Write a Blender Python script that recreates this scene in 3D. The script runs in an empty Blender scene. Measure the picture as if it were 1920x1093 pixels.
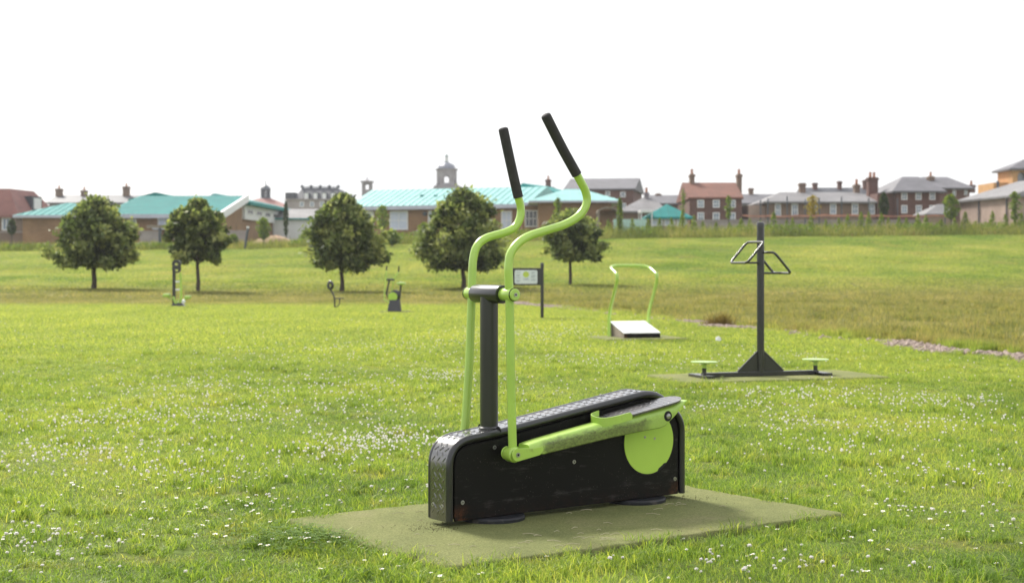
import bpy, math, random
import numpy as np
from mathutils import Vector, Matrix, Euler

random.seed(11)
RNG = np.random.default_rng(11)
S = bpy.context.scene
COL = S.collection
PI = math.pi
R = math.radians

# ------------------------------------------------------------------ camera data used for laying the place out
F_PX, CAM_H, Y_H = 2773.0, 1.15, 490.0        # focal length in photo pixels, eye height, horizon row


def lerp_table(tab, v):
    if v <= tab[0][0]:
        return tab[0][1]
    for (a, fa), (b, fb) in zip(tab, tab[1:]):
        if v <= b:
            return fa + (fb - fa) * (v - a) / (b - a)
    return tab[-1][1]


EDGE = [(-600, 474), (0, 472), (480, 467), (700, 460), (900, 455), (1150, 448), (1450, 444), (1920, 440), (2600, 438)]


def sm(t):
    t = min(1.0, max(0.0, t))
    return t * t * (3 - 2 * t)


def gz(x, y):
    """height of the ground"""
    if y < 42:
        return 0.0
    top = CAM_H + (Y_H - lerp_table(EDGE, 960 + F_PX * x / y)) * 100 / F_PX
    if y < 100:
        t = (y - 42) / 58
        und = 0.07 * math.sin(x * 0.21 + y * 0.35) * math.sin(y * 0.27 + 1.0 + x * .07) * min(1, t * 5) * min(1, (100 - y) / 10)
        return top * t ** 1.5 + und
    return top + 0.9 * sm((y - 100) / 30)


def wx(px, d):
    return (px - 960) / F_PX * d


def wz(py, d):
    return CAM_H + (Y_H - py) / F_PX * d


class Frame:
    """a local frame: origin on the ground plan, x axis turned by yaw; maps photo measurements into metres"""
    def __init__(s, px, d, yaw=0.0, x=None):
        a = R(yaw)
        s.yaw = a
        s.o = (wx(px, d) if x is None else x, d)
        s.u = (math.cos(a), math.sin(a))
        s.n = (-math.sin(a), math.cos(a))
        s.z0 = gz(*s.o)

    def inv(s, px, py=Y_H, ly=0.0):
        bx, by = s.o[0] + s.n[0] * ly, s.o[1] + s.n[1] * ly
        t = (px - 960) / F_PX
        x = (t * by - bx) / (s.u[0] - t * s.u[1])
        d = by + s.u[1] * x
        return x, CAM_H + (Y_H - py) / F_PX * d - s.z0

    def lx(s, px, ly=0.0):
        return s.inv(px, Y_H, ly)[0]

    def lz(s, px, py, ly=0.0):
        return s.inv(px, py, ly)[1]


# ------------------------------------------------------------------ mesh helpers
class MB:
    def __init__(s):
        s.v, s.f, s.t = [], [], []

    def add(s, vs, fs, tag=0):
        o = len(s.v)
        s.v += [tuple(v) for v in vs]
        s.f += [tuple(i + o for i in f) for f in fs]
        s.t += [tag] * len(fs)
        return s

    def box(s, a, b, tag=0, M=None):
        (x0, y0, z0), (x1, y1, z1) = a, b
        vs = [Vector(p) for p in ((x0, y0, z0), (x1, y0, z0), (x1, y1, z0), (x0, y1, z0), (x0, y0, z1), (x1, y0, z1), (x1, y1, z1), (x0, y1, z1))]
        if M:
            vs = [M @ v for v in vs]
        return s.add(vs, [(0, 3, 2, 1), (4, 5, 6, 7), (0, 1, 5, 4), (1, 2, 6, 5), (2, 3, 7, 6), (3, 0, 4, 7)], tag)

    def tube(s, pts, r, n=12, caps=True, closed=False, tag=0):
        pts = [Vector(p) for p in pts]
        m = len(pts)
        rr = r if isinstance(r, (list, tuple)) else [r] * m
        tang = []
        for i in range(m):
            a = pts[(i - 1) % m] if (closed or i) else pts[0]
            b = pts[(i + 1) % m] if (closed or i < m - 1) else pts[-1]
            tang.append((b - a).normalized())
        ref = Vector((0, 0, 1)) if abs(tang[0].z) < .9 else Vector((1, 0, 0))
        side = tang[0].cross(ref).normalized()
        vs = []
        for i in range(m):
            side = (side - tang[i] * side.dot(tang[i])).normalized()
            up = side.cross(tang[i])
            for k in range(n):
                a = 2 * PI * k / n
                vs.append(pts[i] + (side * math.cos(a) + up * math.sin(a)) * rr[i])
        fs = []
        for i in range(m if closed else m - 1):
            j = (i + 1) % m
            for k in range(n):
                l = (k + 1) % n
                fs.append((i * n + k, j * n + k, j * n + l, i * n + l))
        if caps and not closed:
            fs.append(tuple(range(n)))
            fs.append(tuple((m - 1) * n + k for k in reversed(range(n))))
        return s.add(vs, fs, tag)

    def lathe(s, prof, c=(0, 0, 0), n=24, axis='z', tag=0, phase=0.0):
        vs, fs = [], []
        for (r, h) in prof:
            for k in range(n):
                a = 2 * PI * k / n + phase
                p = (r * math.cos(a), r * math.sin(a), h)
                if axis == 'y':
                    p = (p[0], h, p[1])
                if axis == 'x':
                    p = (h, p[0], p[1])
                vs.append((p[0] + c[0], p[1] + c[1], p[2] + c[2]))
        for i in range(len(prof) - 1):
            for k in range(n):
                l = (k + 1) % n
                fs.append((i * n + k, i * n + l, (i + 1) * n + l, (i + 1) * n + k))
        fs.append(tuple(reversed(range(n))))
        fs.append(tuple((len(prof) - 1) * n + k for k in range(n)))
        return s.add(vs, fs, tag)

    def prism(s, poly, y0, y1, tag=0):
        """polygon in xz pushed along y"""
        n = len(poly)
        vs = [(x, y0, z) for x, z in poly] + [(x, y1, z) for x, z in poly]
        fs = [tuple(range(n)), tuple(reversed(range(n, 2 * n)))]
        fs += [(i, i + n, (i + 1) % n + n, (i + 1) % n) for i in range(n)]
        return s.add(vs, fs, tag)

    def slab(s, poly, z0, z1, tag=0):
        n = len(poly)
        vs = [(x, y, z0) for x, y in poly] + [(x, y, z1) for x, y in poly]
        fs = [tuple(reversed(range(n))), tuple(range(n, 2 * n))]
        fs += [(i, (i + 1) % n, (i + 1) % n + n, i + n) for i in range(n)]
        return s.add(vs, fs, tag)

    def build(s, name, mats, parent=None, loc=(0, 0, 0), smooth=None, bevel=0, seg=2, fix=True):
        me = bpy.data.meshes.new(name)
        me.from_pydata(s.v, [], s.f)
        mats = mats if isinstance(mats, (list, tuple)) else [mats]
        for m in mats:
            me.materials.append(m)
        if len(mats) > 1:
            me.polygons.foreach_set('material_index', s.t)
        if fix:
            import bmesh
            bm = bmesh.new()
            bm.from_mesh(me)
            bmesh.ops.recalc_face_normals(bm, faces=bm.faces)
            bm.to_mesh(me)
            bm.free()
        if smooth is not None:
            me.shade_smooth()
            me.set_sharp_from_angle(angle=R(smooth))
        me.update()
        o = bpy.data.objects.new(name, me)
        COL.objects.link(o)
        o.location = loc
        if parent:
            o.parent = parent
        if bevel:
            b = o.modifiers.new('Bevel', 'BEVEL')
            b.width = bevel
            b.segments = seg
            b.limit_method = 'ANGLE'
            b.angle_limit = R(35)
        return o


def tag(o, label=None, cat=None, group=None, kind=None):
    if label:
        o['label'] = label
    if cat:
        o['category'] = cat
    if group:
        o['group'] = group
    if kind:
        o['kind'] = kind
    return o


def thing(name, label, cat, loc=(0, 0, 0), rz=0.0, group=None):
    o = bpy.data.objects.new(name, None)
    COL.objects.link(o)
    o.location = loc
    o.rotation_euler = (0, 0, rz)
    o.empty_display_size = .2
    return tag(o, label, cat, group)


def copy_tree(o, parent=None):
    c = o.copy()
    COL.objects.link(c)
    if parent:
        c.parent = parent
    for ch in list(o.children):
        copy_tree(ch, c)
    return c


def smooth_path(pts, n=6):
    """Catmull-Rom through the points"""
    P = [Vector(p) for p in pts]
    P = [P[0] * 2 - P[1]] + P + [P[-1] * 2 - P[-2]]
    out = []
    for i in range(1, len(P) - 2):
        a, b, c, d = P[i - 1:i + 3]
        for k in range(n):
            t = k / n
            out.append(.5 * (2 * b + (c - a) * t + (2 * a - 5 * b + 4 * c - d) * t * t + (3 * b - a - 3 * c + d) * t ** 3))
    out.append(P[-2])
    return out


def fillet(pts, r, n=5, closed=False):
    P = [Vector(p) for p in pts]
    out = []
    m = len(P)
    for i in range(m):
        if not closed and i in (0, m - 1):
            out.append(P[i])
            continue
        a, b, c = P[i - 1], P[i], P[(i + 1) % m]
        da, dc = (a - b), (c - b)
        rr = min(r, da.length * .45, dc.length * .45)
        s, e = b + da.normalized() * rr, b + dc.normalized() * rr
        for k in range(n + 1):
            t = k / n
            out.append(s * (1 - t) ** 2 + b * 2 * t * (1 - t) + e * t * t)
    return out


# ------------------------------------------------------------------ materials
def nodes(name):
    m = bpy.data.materials.new(name)
    m.use_nodes = True
    nt = m.node_tree
    b = nt.nodes['Principled BSDF']
    return m, nt, b


def link(nt, a, b):
    nt.links.new(a, b)


def texco(nt, which='Object', scale=(1, 1, 1)):
    tc = nt.nodes.new('ShaderNodeTexCoord')
    mp = nt.nodes.new('ShaderNodeMapping')
    mp.inputs['Scale'].default_value = scale
    link(nt, tc.outputs[which], mp.inputs['Vector'])
    return mp.outputs['Vector']


def noise(nt, vec, scale, detail=4, rough=.6):
    n = nt.nodes.new('ShaderNodeTexNoise')
    n.inputs['Scale'].default_value = scale
    n.inputs['Detail'].default_value = detail
    n.inputs['Roughness'].default_value = rough
    link(nt, vec, n.inputs['Vector'])
    return n.outputs['Fac']


def ramp(nt, fac, stops, interp='LINEAR'):
    r = nt.nodes.new('ShaderNodeValToRGB')
    r.color_ramp.interpolation = interp
    el = r.color_ramp.elements
    while len(el) < len(stops):
        el.new(.5)
    for e, (p, c) in zip(el, stops):
        e.position = p
        e.color = (*c, 1) if len(c) == 3 else c
    link(nt, fac, r.inputs['Fac'])
    return r.outputs['Color']


def mix(nt, fac, a, b, mode='MIX'):
    m = nt.nodes.new('ShaderNodeMix')
    m.data_type = 'RGBA'
    m.blend_type = mode
    for i, v in ((0, fac), (6, a), (7, b)):
        if hasattr(v, 'links'):
            link(nt, v, m.inputs[i])
        else:
            m.inputs[i].default_value = (*v, 1) if isinstance(v, tuple) and len(v) == 3 else v
    return m.outputs[2]


def math_n(nt, op, a, b=None, clamp=False):
    m = nt.nodes.new('ShaderNodeMath')
    m.operation = op
    m.use_clamp = clamp
    for i, v in enumerate((a, b)):
        if v is None:
            continue
        if hasattr(v, 'links'):
            link(nt, v, m.inputs[i])
        else:
            m.inputs[i].default_value = v
    return m.outputs[0]


def bump(nt, b, h, strength=.3, dist=.01):
    n = nt.nodes.new('ShaderNodeBump')
    n.inputs['Strength'].default_value = strength
    n.inputs['Distance'].default_value = dist
    link(nt, h, n.inputs['Height'])
    link(nt, n.outputs['Normal'], b.inputs['Normal'])


def plain(name, col, rough=.6, var=.25, scale=6.0, metal=0.0, bmp=0.0, spec=None, coat=0.0, detail=5, bscale=None):
    m, nt, b = nodes(name)
    v = texco(nt)
    f = noise(nt, v, scale, detail)
    lo = tuple(c * (1 - var) for c in col)
    hi = tuple(min(1, c * (1 + var)) for c in col)
    c = ramp(nt, f, [(.3, lo), (.7, hi)])
    link(nt, c, b.inputs['Base Color'])
    f2 = noise(nt, v, scale * 3.1, 3)
    r = nt.nodes.new('ShaderNodeMapRange')
    r.inputs[3].default_value = max(.05, rough - .1)
    r.inputs[4].default_value = min(1, rough + .1)
    link(nt, f2, r.inputs[0])
    link(nt, r.outputs[0], b.inputs['Roughness'])
    b.inputs['Metallic'].default_value = metal
    if spec is not None:
        b.inputs['Specular IOR Level'].default_value = spec
    if coat:
        b.inputs['Coat Weight'].default_value = coat
    if bmp:
        bump(nt, b, noise(nt, v, bscale or scale * 8, 3), bmp)
    return m


def painted(name, col, dirt=(.03, .02, .012), amount=.55, rough=.38, scale=9.0, spec=.5, speck=0.0):
    """powder coated metal with scuffs and specks of dirt"""
    m, nt, b = nodes(name)
    v = texco(nt)
    f = noise(nt, v, scale, 7, .65)
    k = ramp(nt, f, [(amount, (0, 0, 0)), (min(1, amount + .18), (1, 1, 1))])
    big = noise(nt, v, 2.2, 3)
    base = ramp(nt, big, [(.3, tuple(c * .86 for c in col)), (.7, tuple(min(1, c * 1.1) for c in col))])
    c = mix(nt, k, base, dirt)
    if speck:
        vo = nt.nodes.new('ShaderNodeTexVoronoi')
        vo.inputs['Scale'].default_value = 95
        link(nt, v, vo.inputs['Vector'])
        s = ramp(nt, vo.outputs['Distance'], [(.0, (1, 1, 1)), (.14, (0, 0, 0))])
        msk = ramp(nt, noise(nt, v, 14, 4), [(.5, (0, 0, 0)), (.62, (1, 1, 1))])
        k2 = math_n(nt, 'MULTIPLY', s, msk)
        c = mix(nt, math_n(nt, 'MULTIPLY', k2, speck), c, (.32, .30, .26))
    link(nt, c, b.inputs['Base Color'])
    rr = nt.nodes.new('ShaderNodeMapRange')
    rr.inputs[3].default_value = rough - .1
    rr.inputs[4].default_value = rough + .18
    link(nt, f, rr.inputs[0])
    link(nt, rr.outputs[0], b.inputs['Roughness'])
    b.inputs['Specular IOR Level'].default_value = spec
    bump(nt, b, noise(nt, v, 260, 2), .08, .002)
    return m


def mossy(name, col):
    """green paint with moss and mud caught on the lower faces of the pedal beam"""
    m, nt, b = nodes(name)
    v = texco(nt, 'Object', (1, 1, 1.6))
    sx = nt.nodes.new('ShaderNodeSeparateXYZ')
    tc = nt.nodes.new('ShaderNodeTexCoord')
    link(nt, tc.outputs['Object'], sx.inputs[0])
    # height above the sloping lower edge of the beam
    edge = math_n(nt, 'ADD', math_n(nt, 'MULTIPLY', sx.outputs['X'], .105), .2805)
    f = noise(nt, v, 30, 9, .72)
    h = math_n(nt, 'SUBTRACT', sx.outputs['Z'], edge)
    h = math_n(nt, 'ADD', h, math_n(nt, 'MULTIPLY', math_n(nt, 'SUBTRACT', f, .5), .05))
    near = ramp(nt, math_n(nt, 'MULTIPLY', h, 10.0), [(.44, (1, 1, 1)), (.66, (0, 0, 0))])
    startx = ramp(nt, math_n(nt, 'ADD', sx.outputs['X'], math_n(nt, 'MULTIPLY', math_n(nt, 'SUBTRACT', f, .5), .1)), [(.345, (0, 0, 0)), (.385, (1, 1, 1)), (.93, (1, 1, 1)), (1.0, (.3, .3, .3))])
    k = ramp(nt, noise(nt, texco(nt, 'Object', (1, 1, 1.3)), 70, 6, .75), [(.34, (.72, .72, .72)), (.58, (1, 1, 1))])
    k = math_n(nt, 'MULTIPLY', math_n(nt, 'MULTIPLY', k, near), startx)
    dirt = ramp(nt, noise(nt, v, 45, 6, .7), [(.32, (.03, .03, .008)), (.5, (.075, .085, .018)), (.7, (.15, .165, .035))])
    c = mix(nt, math_n(nt, 'MULTIPLY', k, .9), col, dirt)
    link(nt, c, b.inputs['Base Color'])
    b.inputs['Roughness'].default_value = .42
    bump(nt, b, f, .15, .004)
    return m


def rusty(name, col, zcut=.075):
    """black plate with rust where the wet grass touches its lower corners and pale scuffs"""
    m, nt, b = nodes(name)
    tc = nt.nodes.new('ShaderNodeTexCoord')
    v = tc.outputs['Object']
    sx = nt.nodes.new('ShaderNodeSeparateXYZ')
    link(nt, v, sx.inputs[0])
    n1 = noise(nt, v, 24, 7, .7)
    low = ramp(nt, sx.outputs['Z'], [(zcut - .02, (1, 1, 1)), (zcut + .05, (0, 0, 0))])
    xs = math_n(nt, 'ABSOLUTE', math_n(nt, 'SUBTRACT', sx.outputs['X'], .64))
    ends = ramp(nt, xs, [(.56, (.06, .06, .06)), (.63, (1, 1, 1))])
    k = math_n(nt, 'MULTIPLY', math_n(nt, 'MULTIPLY', low, ends), ramp(nt, n1, [(.42, (0, 0, 0)), (.56, (1, 1, 1))]))
    rust = ramp(nt, noise(nt, v, 70, 4), [(.3, (.05, .018, .008)), (.7, (.2, .075, .03))])
    st = texco(nt, 'Object', (1.2, 1, 7))
    scuff = ramp(nt, noise(nt, st, 3.2, 8, .72), [(.56, (0, 0, 0)), (.72, (1, 1, 1))])
    vo = nt.nodes.new('ShaderNodeTexVoronoi')
    vo.inputs['Scale'].default_value = 85
    link(nt, v, vo.inputs['Vector'])
    sp = math_n(nt, 'MULTIPLY', ramp(nt, vo.outputs['Distance'], [(.06, (1, 1, 1)), (.16, (0, 0, 0))]),
                ramp(nt, noise(nt, v, 9, 5), [(.48, (0, 0, 0)), (.62, (1, 1, 1))]))
    base = mix(nt, math_n(nt, 'MULTIPLY', scuff, .30), col, (.22, .21, .2))
    base = mix(nt, math_n(nt, 'MULTIPLY', sp, .7), base, (.25, .23, .2))
    link(nt, mix(nt, k, base, rust), b.inputs['Base Color'])
    b.inputs['Roughness'].default_value = .46
    b.inputs['Specular IOR Level'].default_value = .16
    bump(nt, b, noise(nt, v, 240, 2), .1, .002)
    return m


def brick(name, c1, c2, mortar, scale=1.0, weather=.3):
    m, nt, b = nodes(name)
    tc = nt.nodes.new('ShaderNodeTexCoord')
    sx = nt.nodes.new('ShaderNodeSeparateXYZ')
    link(nt, tc.outputs['Object'], sx.inputs[0])
    cx = nt.nodes.new('ShaderNodeCombineXYZ')
    link(nt, math_n(nt, 'ADD', sx.outputs['X'], sx.outputs['Y']), cx.inputs[0])
    link(nt, sx.outputs['Z'], cx.inputs[1])
    br = nt.nodes.new('ShaderNodeTexBrick')
    br.inputs['Scale'].default_value = 1.0
    br.inputs['Brick Width'].default_value = .24 * scale
    br.inputs['Row Height'].default_value = .085 * scale
    br.inputs['Mortar Size'].default_value = .012 * scale
    br.inputs['Color1'].default_value = (*c1, 1)
    br.inputs['Color2'].default_value = (*c2, 1)
    br.inputs['Mortar'].default_value = (*mortar, 1)
    link(nt, cx.outputs[0], br.inputs['Vector'])
    big = noise(nt, tc.outputs['Object'], .8, 5)
    w = ramp(nt, big, [(.3, (1 - weather,) * 3), (.7, (1 + weather * .3,) * 3)])
    link(nt, mix(nt, 1.0, br.outputs['Color'], w, 'MULTIPLY'), b.inputs['Base Color'])
    b.inputs['Roughness'].default_value = .9
    return m


def tiled(name, c1, c2, rough=.7, row=.25, spec=.4):
    """slates or tiles in courses"""
    m, nt, b = nodes(name)
    tc = nt.nodes.new('ShaderNodeTexCoord')
    sx = nt.nodes.new('ShaderNodeSeparateXYZ')
    link(nt, tc.outputs['Object'], sx.inputs[0])
    cx = nt.nodes.new('ShaderNodeCombineXYZ')
    link(nt, math_n(nt, 'ADD', sx.outputs['X'], math_n(nt, 'MULTIPLY', sx.outputs['Y'], .37)), cx.inputs[0])
    link(nt, sx.outputs['Z'], cx.inputs[1])
    br = nt.nodes.new('ShaderNodeTexBrick')
    br.inputs['Scale'].default_value = 1.0
    br.inputs['Brick Width'].default_value = row * 1.3
    br.inputs['Row Height'].default_value = row * .6
    br.inputs['Mortar Size'].default_value = .012
    br.inputs['Color1'].default_value = (*c1, 1)
    br.inputs['Color2'].default_value = (*c2, 1)
    br.inputs['Mortar'].default_value = (*[c * .55 for c in c1], 1)
    link(nt, cx.outputs[0], br.inputs['Vector'])
    big = noise(nt, tc.outputs['Object'], .6, 5)
    w = ramp(nt, big, [(.3, (.75,) * 3), (.7, (1.1,) * 3)])
    link(nt, mix(nt, 1.0, br.outputs['Color'], w, 'MULTIPLY'), b.inputs['Base Color'])
    b.inputs['Roughness'].default_value = rough
    b.inputs['Specular IOR Level'].default_value = spec
    return m


def pos_noise_color(nt, scale_list=None):
    g = nt.nodes.new('ShaderNodeNewGeometry')
    return g.outputs['Position']


def lawn_color(nt, P, gain=1.0):
    """turf colour by where it grows, with backlit paleness painted in: fresh lawn, dry field beyond the stone path, olive hillside"""
    sx = nt.nodes.new('ShaderNodeSeparateXYZ')
    link(nt, P, sx.inputs[0])
    X, Y = sx.outputs['X'], sx.outputs['Y']
    mp = nt.nodes.new('ShaderNodeMapping')
    mp.inputs['Scale'].default_value = (1, .55, 1)
    link(nt, P, mp.inputs['Vector'])
    n1 = noise(nt, mp.outputs[0], .55, 5, .6)
    n2 = noise(nt, P, 3.1, 4, .6)
    n3 = noise(nt, mp.outputs[0], .17, 4, .6)
    g = lambda c: tuple(v * gain for v in c)
    fresh = ramp(nt, n1, [(.34, g((.076, .122, .026))), (.50, g((.132, .178, .040))), (.66, g((.186, .214, .056)))])
    fresh = mix(nt, ramp(nt, n2, [(.52, (0, 0, 0)), (.75, (.6, .6, .6))]), fresh, g((.21, .185, .065)))
    pale = ramp(nt, math_n(nt, 'MULTIPLY', Y, .02), [(.16, (0, 0, 0)), (.5, (.62, .62, .62))])  # paler with distance: backlit brightness painted into the lawn colour
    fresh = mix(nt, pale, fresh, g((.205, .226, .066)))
    dry = ramp(nt, n1, [(.34, g((.106, .108, .042))), (.52, g((.148, .137, .062))), (.68, g((.190, .166, .090)))])
    dry = mix(nt, ramp(nt, n2, [(.46, (0, 0, 0)), (.66, (.8, .8, .8))]), dry, g((.120, .128, .040)))
    hill = ramp(nt, n3, [(.36, g((.100, .142, .036))), (.5, g((.145, .174, .050))), (.64, g((.192, .204, .072)))])
    hill = mix(nt, ramp(nt, n1, [(.5, (0, 0, 0)), (.72, (.7, .7, .7))]), hill, g((.195, .175, .075)))
    wob = math_n(nt, 'MULTIPLY', math_n(nt, 'SUBTRACT', n1, .5), 3.0)
    # distance beyond the stone path
    e = math_n(nt, 'ADD', math_n(nt, 'MULTIPLY', Y, .2616), -10.64)
    beyond = math_n(nt, 'ADD', math_n(nt, 'ADD', X, e), math_n(nt, 'MULTIPLY', wob, .45))
    k_dry = ramp(nt, math_n(nt, 'MULTIPLY', beyond, .5), [(.0, (0, 0, 0)), (.22, (1, 1, 1))])
    strip = ramp(nt, math_n(nt, 'MULTIPLY', math_n(nt, 'ADD', Y, math_n(nt, 'MULTIPLY', wob, 1.2)), .01),
                 [(.375, (0, 0, 0)), (.41, (1, 1, 1))])
    k = math_n(nt, 'MAXIMUM', k_dry, strip)
    c = mix(nt, k, fresh, dry)
    kh = ramp(nt, math_n(nt, 'MULTIPLY', math_n(nt, 'ADD', Y, wob), .01), [(.47, (0, 0, 0)), (.60, (1, 1, 1))])
    return mix(nt, kh, c, hill)


def grass_blade_mat():
    m, nt, b = nodes('grass_blades')
    P = pos_noise_color(nt)
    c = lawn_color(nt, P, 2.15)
    a = nt.nodes.new('ShaderNodeAttribute')
    a.attribute_name = 'rnd'
    v = ramp(nt, a.outputs['Fac'], [(0, (.38, .46, .45)), (.5, (.95, .97, 1)), (.86, (1.4, 1.25, .9)), (1, (2.1, 1.6, 1.7))])
    c = mix(nt, 1.0, c, v, 'MULTIPLY')
    link(nt, c, b.inputs['Base Color'])
    b.inputs['Roughness'].default_value = .5
    b.inputs['Specular IOR Level'].default_value = .35
    tr = nt.nodes.new('ShaderNodeBsdfTranslucent')
    link(nt, mix(nt, 1.0, c, (1.15, 1.25, .6), 'MULTIPLY'), tr.inputs['Color'])
    mx = nt.nodes.new('ShaderNodeMixShader')
    mx.inputs[0].default_value = .48
    link(nt, b.outputs[0], mx.inputs[1])
    link(nt, tr.outputs[0], mx.inputs[2])
    link(nt, mx.outputs[0], nt.nodes['Material Output'].inputs['Surface'])
    return m


def ground_mat():
    m, nt, b = nodes('turf')
    P = pos_noise_color(nt)
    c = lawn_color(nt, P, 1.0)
    n = noise(nt, P, 22, 5, .7)
    c = mix(nt, 1.0, c, ramp(nt, n, [(.3, (.55, .55, .5)), (.7, (1.2, 1.2, 1.1))]), 'MULTIPLY')
    link(nt, c, b.inputs['Base Color'])
    b.inputs['Roughness'].default_value = .95
    b.inputs['Specular IOR Level'].default_value = .1
    bump(nt, b, n, .5, .03)
    return m


def leaf_mat(name, stops, trans=.3, rough=.5, tint=(1.25, 1.3, .5), spec=.2):
    m, nt, b = nodes(name)
    a = nt.nodes.new('ShaderNodeAttribute')
    a.attribute_name = 'rnd'
    c = ramp(nt, a.outputs['Fac'], stops)
    link(nt, c, b.inputs['Base Color'])
    b.inputs['Roughness'].default_value = rough
    b.inputs['Specular IOR Level'].default_value = spec
    tr = nt.nodes.new('ShaderNodeBsdfTranslucent')
    link(nt, mix(nt, 1.0, c, tint, 'MULTIPLY'), tr.inputs['Color'])
    mx = nt.nodes.new('ShaderNodeMixShader')
    mx.inputs[0].default_value = trans
    link(nt, b.outputs[0], mx.inputs[1])
    link(nt, tr.outputs[0], mx.inputs[2])
    link(nt, mx.outputs[0], nt.nodes['Material Output'].inputs['Surface'])
    return m


def mat_pad():
    m, nt, b = nodes('wet_pour_green')
    P = texco(nt)
    n = noise(nt, P, 150, 4, .8)
    n2 = noise(nt, P, 2.6, 5, .6)
    c = ramp(nt, n2, [(.3, (.175, .195, .075)), (.55, (.228, .242, .095)), (.72, (.265, .258, .12))])
    c = mix(nt, 1.0, c, ramp(nt, n, [(.3, (.5, .5, .5)), (.7, (1.45, 1.45, 1.45))]), 'MULTIPLY')
    link(nt, c, b.inputs['Base Color'])
    b.inputs['Roughness'].default_value = .95
    b.inputs['Specular IOR Level'].default_value = .15
    bump(nt, b, n, .7, .012)
    return m


LIME = (.41, .62, .10)
M = {
    'lime': painted('lime_paint', LIME, (.16, .19, .05), .64, .27, 11),
    'lime_moss': mossy('lime_paint_mossy', LIME),
    'lime_flat': painted('lime_disc', (.44, .66, .085), (.25, .3, .06), .68, .42, 14),
    'black': painted('black_paint', (.015, .015, .017), (.06, .052, .045), .6, .3, 8, .5),
    'black_tread': painted('black_tread_plate', (.026, .024, .025), (.10, .085, .08), .5, .24, 7, .9, .2),
    'panel': rusty('black_panel', (.008, .0072, .007)),
    'rubber': plain('black_grip', (.035, .032, .034), .75, .3, 20, bmp=.3, bscale=300),
    'steel': plain('bolt_steel', (.42, .41, .40), .35, .3, 40, .9),
    'hole': plain('bolt_socket', (.01, .01, .01), .7, .2),
    'flange': painted('flange', (.02, .021, .026), (.10, .09, .08), .55, .5, 16, .4),
    'pad': mat_pad(),
    'mat_edge': plain('pad_rubber_edge', (.06, .06, .035), .95, .4, 40, bmp=.6),
    'shiny': plain('white_and_sky_gloss', (.84, .85, .86), .22, .05, 3),  # white base also carries the sky's reflection in the treadmill's metal plate
    'wood': plain('grey_timber', (.24, .2, .16), .8, .35, 4),
    'white_panel': plain('white_board', (.68, .73, .76), .35, .06, 2),
    'mint': plain('mint_board', (.42, .62, .55), .6, .1, 3),
    'straw': plain('dry_straw', (.5, .45, .3), .8, .2, 20),
    'soil': plain('soil_crumbs', (.10, .075, .04), .95, .3, 30),
    'print': plain('grey_print', (.38, .42, .48), .6, .1),
    'print_lime': plain('lime_print', (.50, .62, .10), .6, .1),
    'turq': plain('turquoise_metal', (.022, .225, .215), .7, .14, .8, .0, spec=.2),
    'turq_pale': plain('pale_turquoise_metal', (.21, .47, .45), .42, .14, .8, .1, spec=.5),
    'fascia': plain('pale_fascia', (.46, .48, .58), .5, .08, 2),
    'white': plain('white_paint', (.75, .75, .76), .55, .06, 2),
    'tan_brick': brick('tan_brick', (.31, .17, .08), (.26, .14, .065), (.3, .2, .12)),
    'orange_brick': brick('orange_brick', (.33, .175, .075), (.28, .15, .065), (.3, .2, .11)),
    'red_brick': brick('red_brick', (.15, .058, .042), (.115, .05, .04), (.18, .12, .1)),
    'brown_brick': brick('brown_brick', (.215, .135, .09), (.185, .12, .085), (.24, .18, .14)),
    'pink_stone': brick('pink_stone', (.40, .28, .23), (.36, .26, .215), (.42, .33, .28), 1.6),
    'stone': brick('pale_stone', (.36, .31, .30), (.33, .29, .29), (.36, .32, .31), 2.4),
    'grey_stone': brick('lilac_stone', (.30, .27, .29), (.27, .25, .28), (.32, .29, .3), 3),
    'orange_wall': plain('ochre_render', (.50, .27, .11), .85, .12, 1.5),
    'slate': tiled('grey_slate', (.155, .15, .168), (.13, .127, .145), .62),
    'slate_pale': tiled('pale_slate', (.24, .23, .235), (.2, .195, .205), .6),
    'slate_dark': tiled('dark_slate', (.075, .08, .098), (.06, .065, .08), .55),
    'red_tile': tiled('red_clay_tile', (.215, .085, .056), (.175, .07, .048), .75),
    'pink_tile': tiled('pink_clay_tile', (.33, .15, .125), (.28, .125, .11), .72),
    'terracotta': plain('terracotta', (.42, .18, .10), .8, .2, 6),
    'lead': plain('dark_lead', (.06, .075, .095), .45, .2, 2),
    'pane': plain('window_glass', (.20, .25, .33), .08, .4, .35, 0, spec=.9),
    'pane_dark': plain('dark_glass', (.045, .055, .07), .08, .5, .8, 0, spec=.7),
    'blind': plain('window_blind', (.55, .60, .72), .5, .1, 1.2),
    'bark': plain('bark', (.085, .068, .05), .9, .35, 12, bmp=.6),
    'gravel': plain('pink_gravel', (.35, .275, .235), .9, .4, 18, bmp=.5),
    'sand': plain('bare_soil', (.42, .29, .19), .95, .25, 3, bmp=.4),
    'orange_net': plain('orange_netting', (.50, .23, .16), .7, .35, 1.2),
    'paper': plain('white_litter', (.8, .8, .78), .7, .05, 8),
    'dome_lead': plain('dome_lead', (.17, .18, .23), .5, .2, 1),
    'copper': plain('copper_cap', (.06, .13, .115), .5, .2, 2),
}
for _k in ('lime', 'lime_moss', 'black'):
    _b = M[_k].node_tree.nodes['Principled BSDF']
    _b.inputs['Coat Weight'].default_value = .6
    _b.inputs['Coat Roughness'].default_value = .18
_b = M['black_tread'].node_tree.nodes['Principled BSDF']
_b.inputs['Coat Weight'].default_value = 1.0
_b.inputs['Coat Roughness'].default_value = .12
_b.inputs['Coat IOR'].default_value = 1.7
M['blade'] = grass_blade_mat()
M['ground'] = ground_mat()
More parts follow.
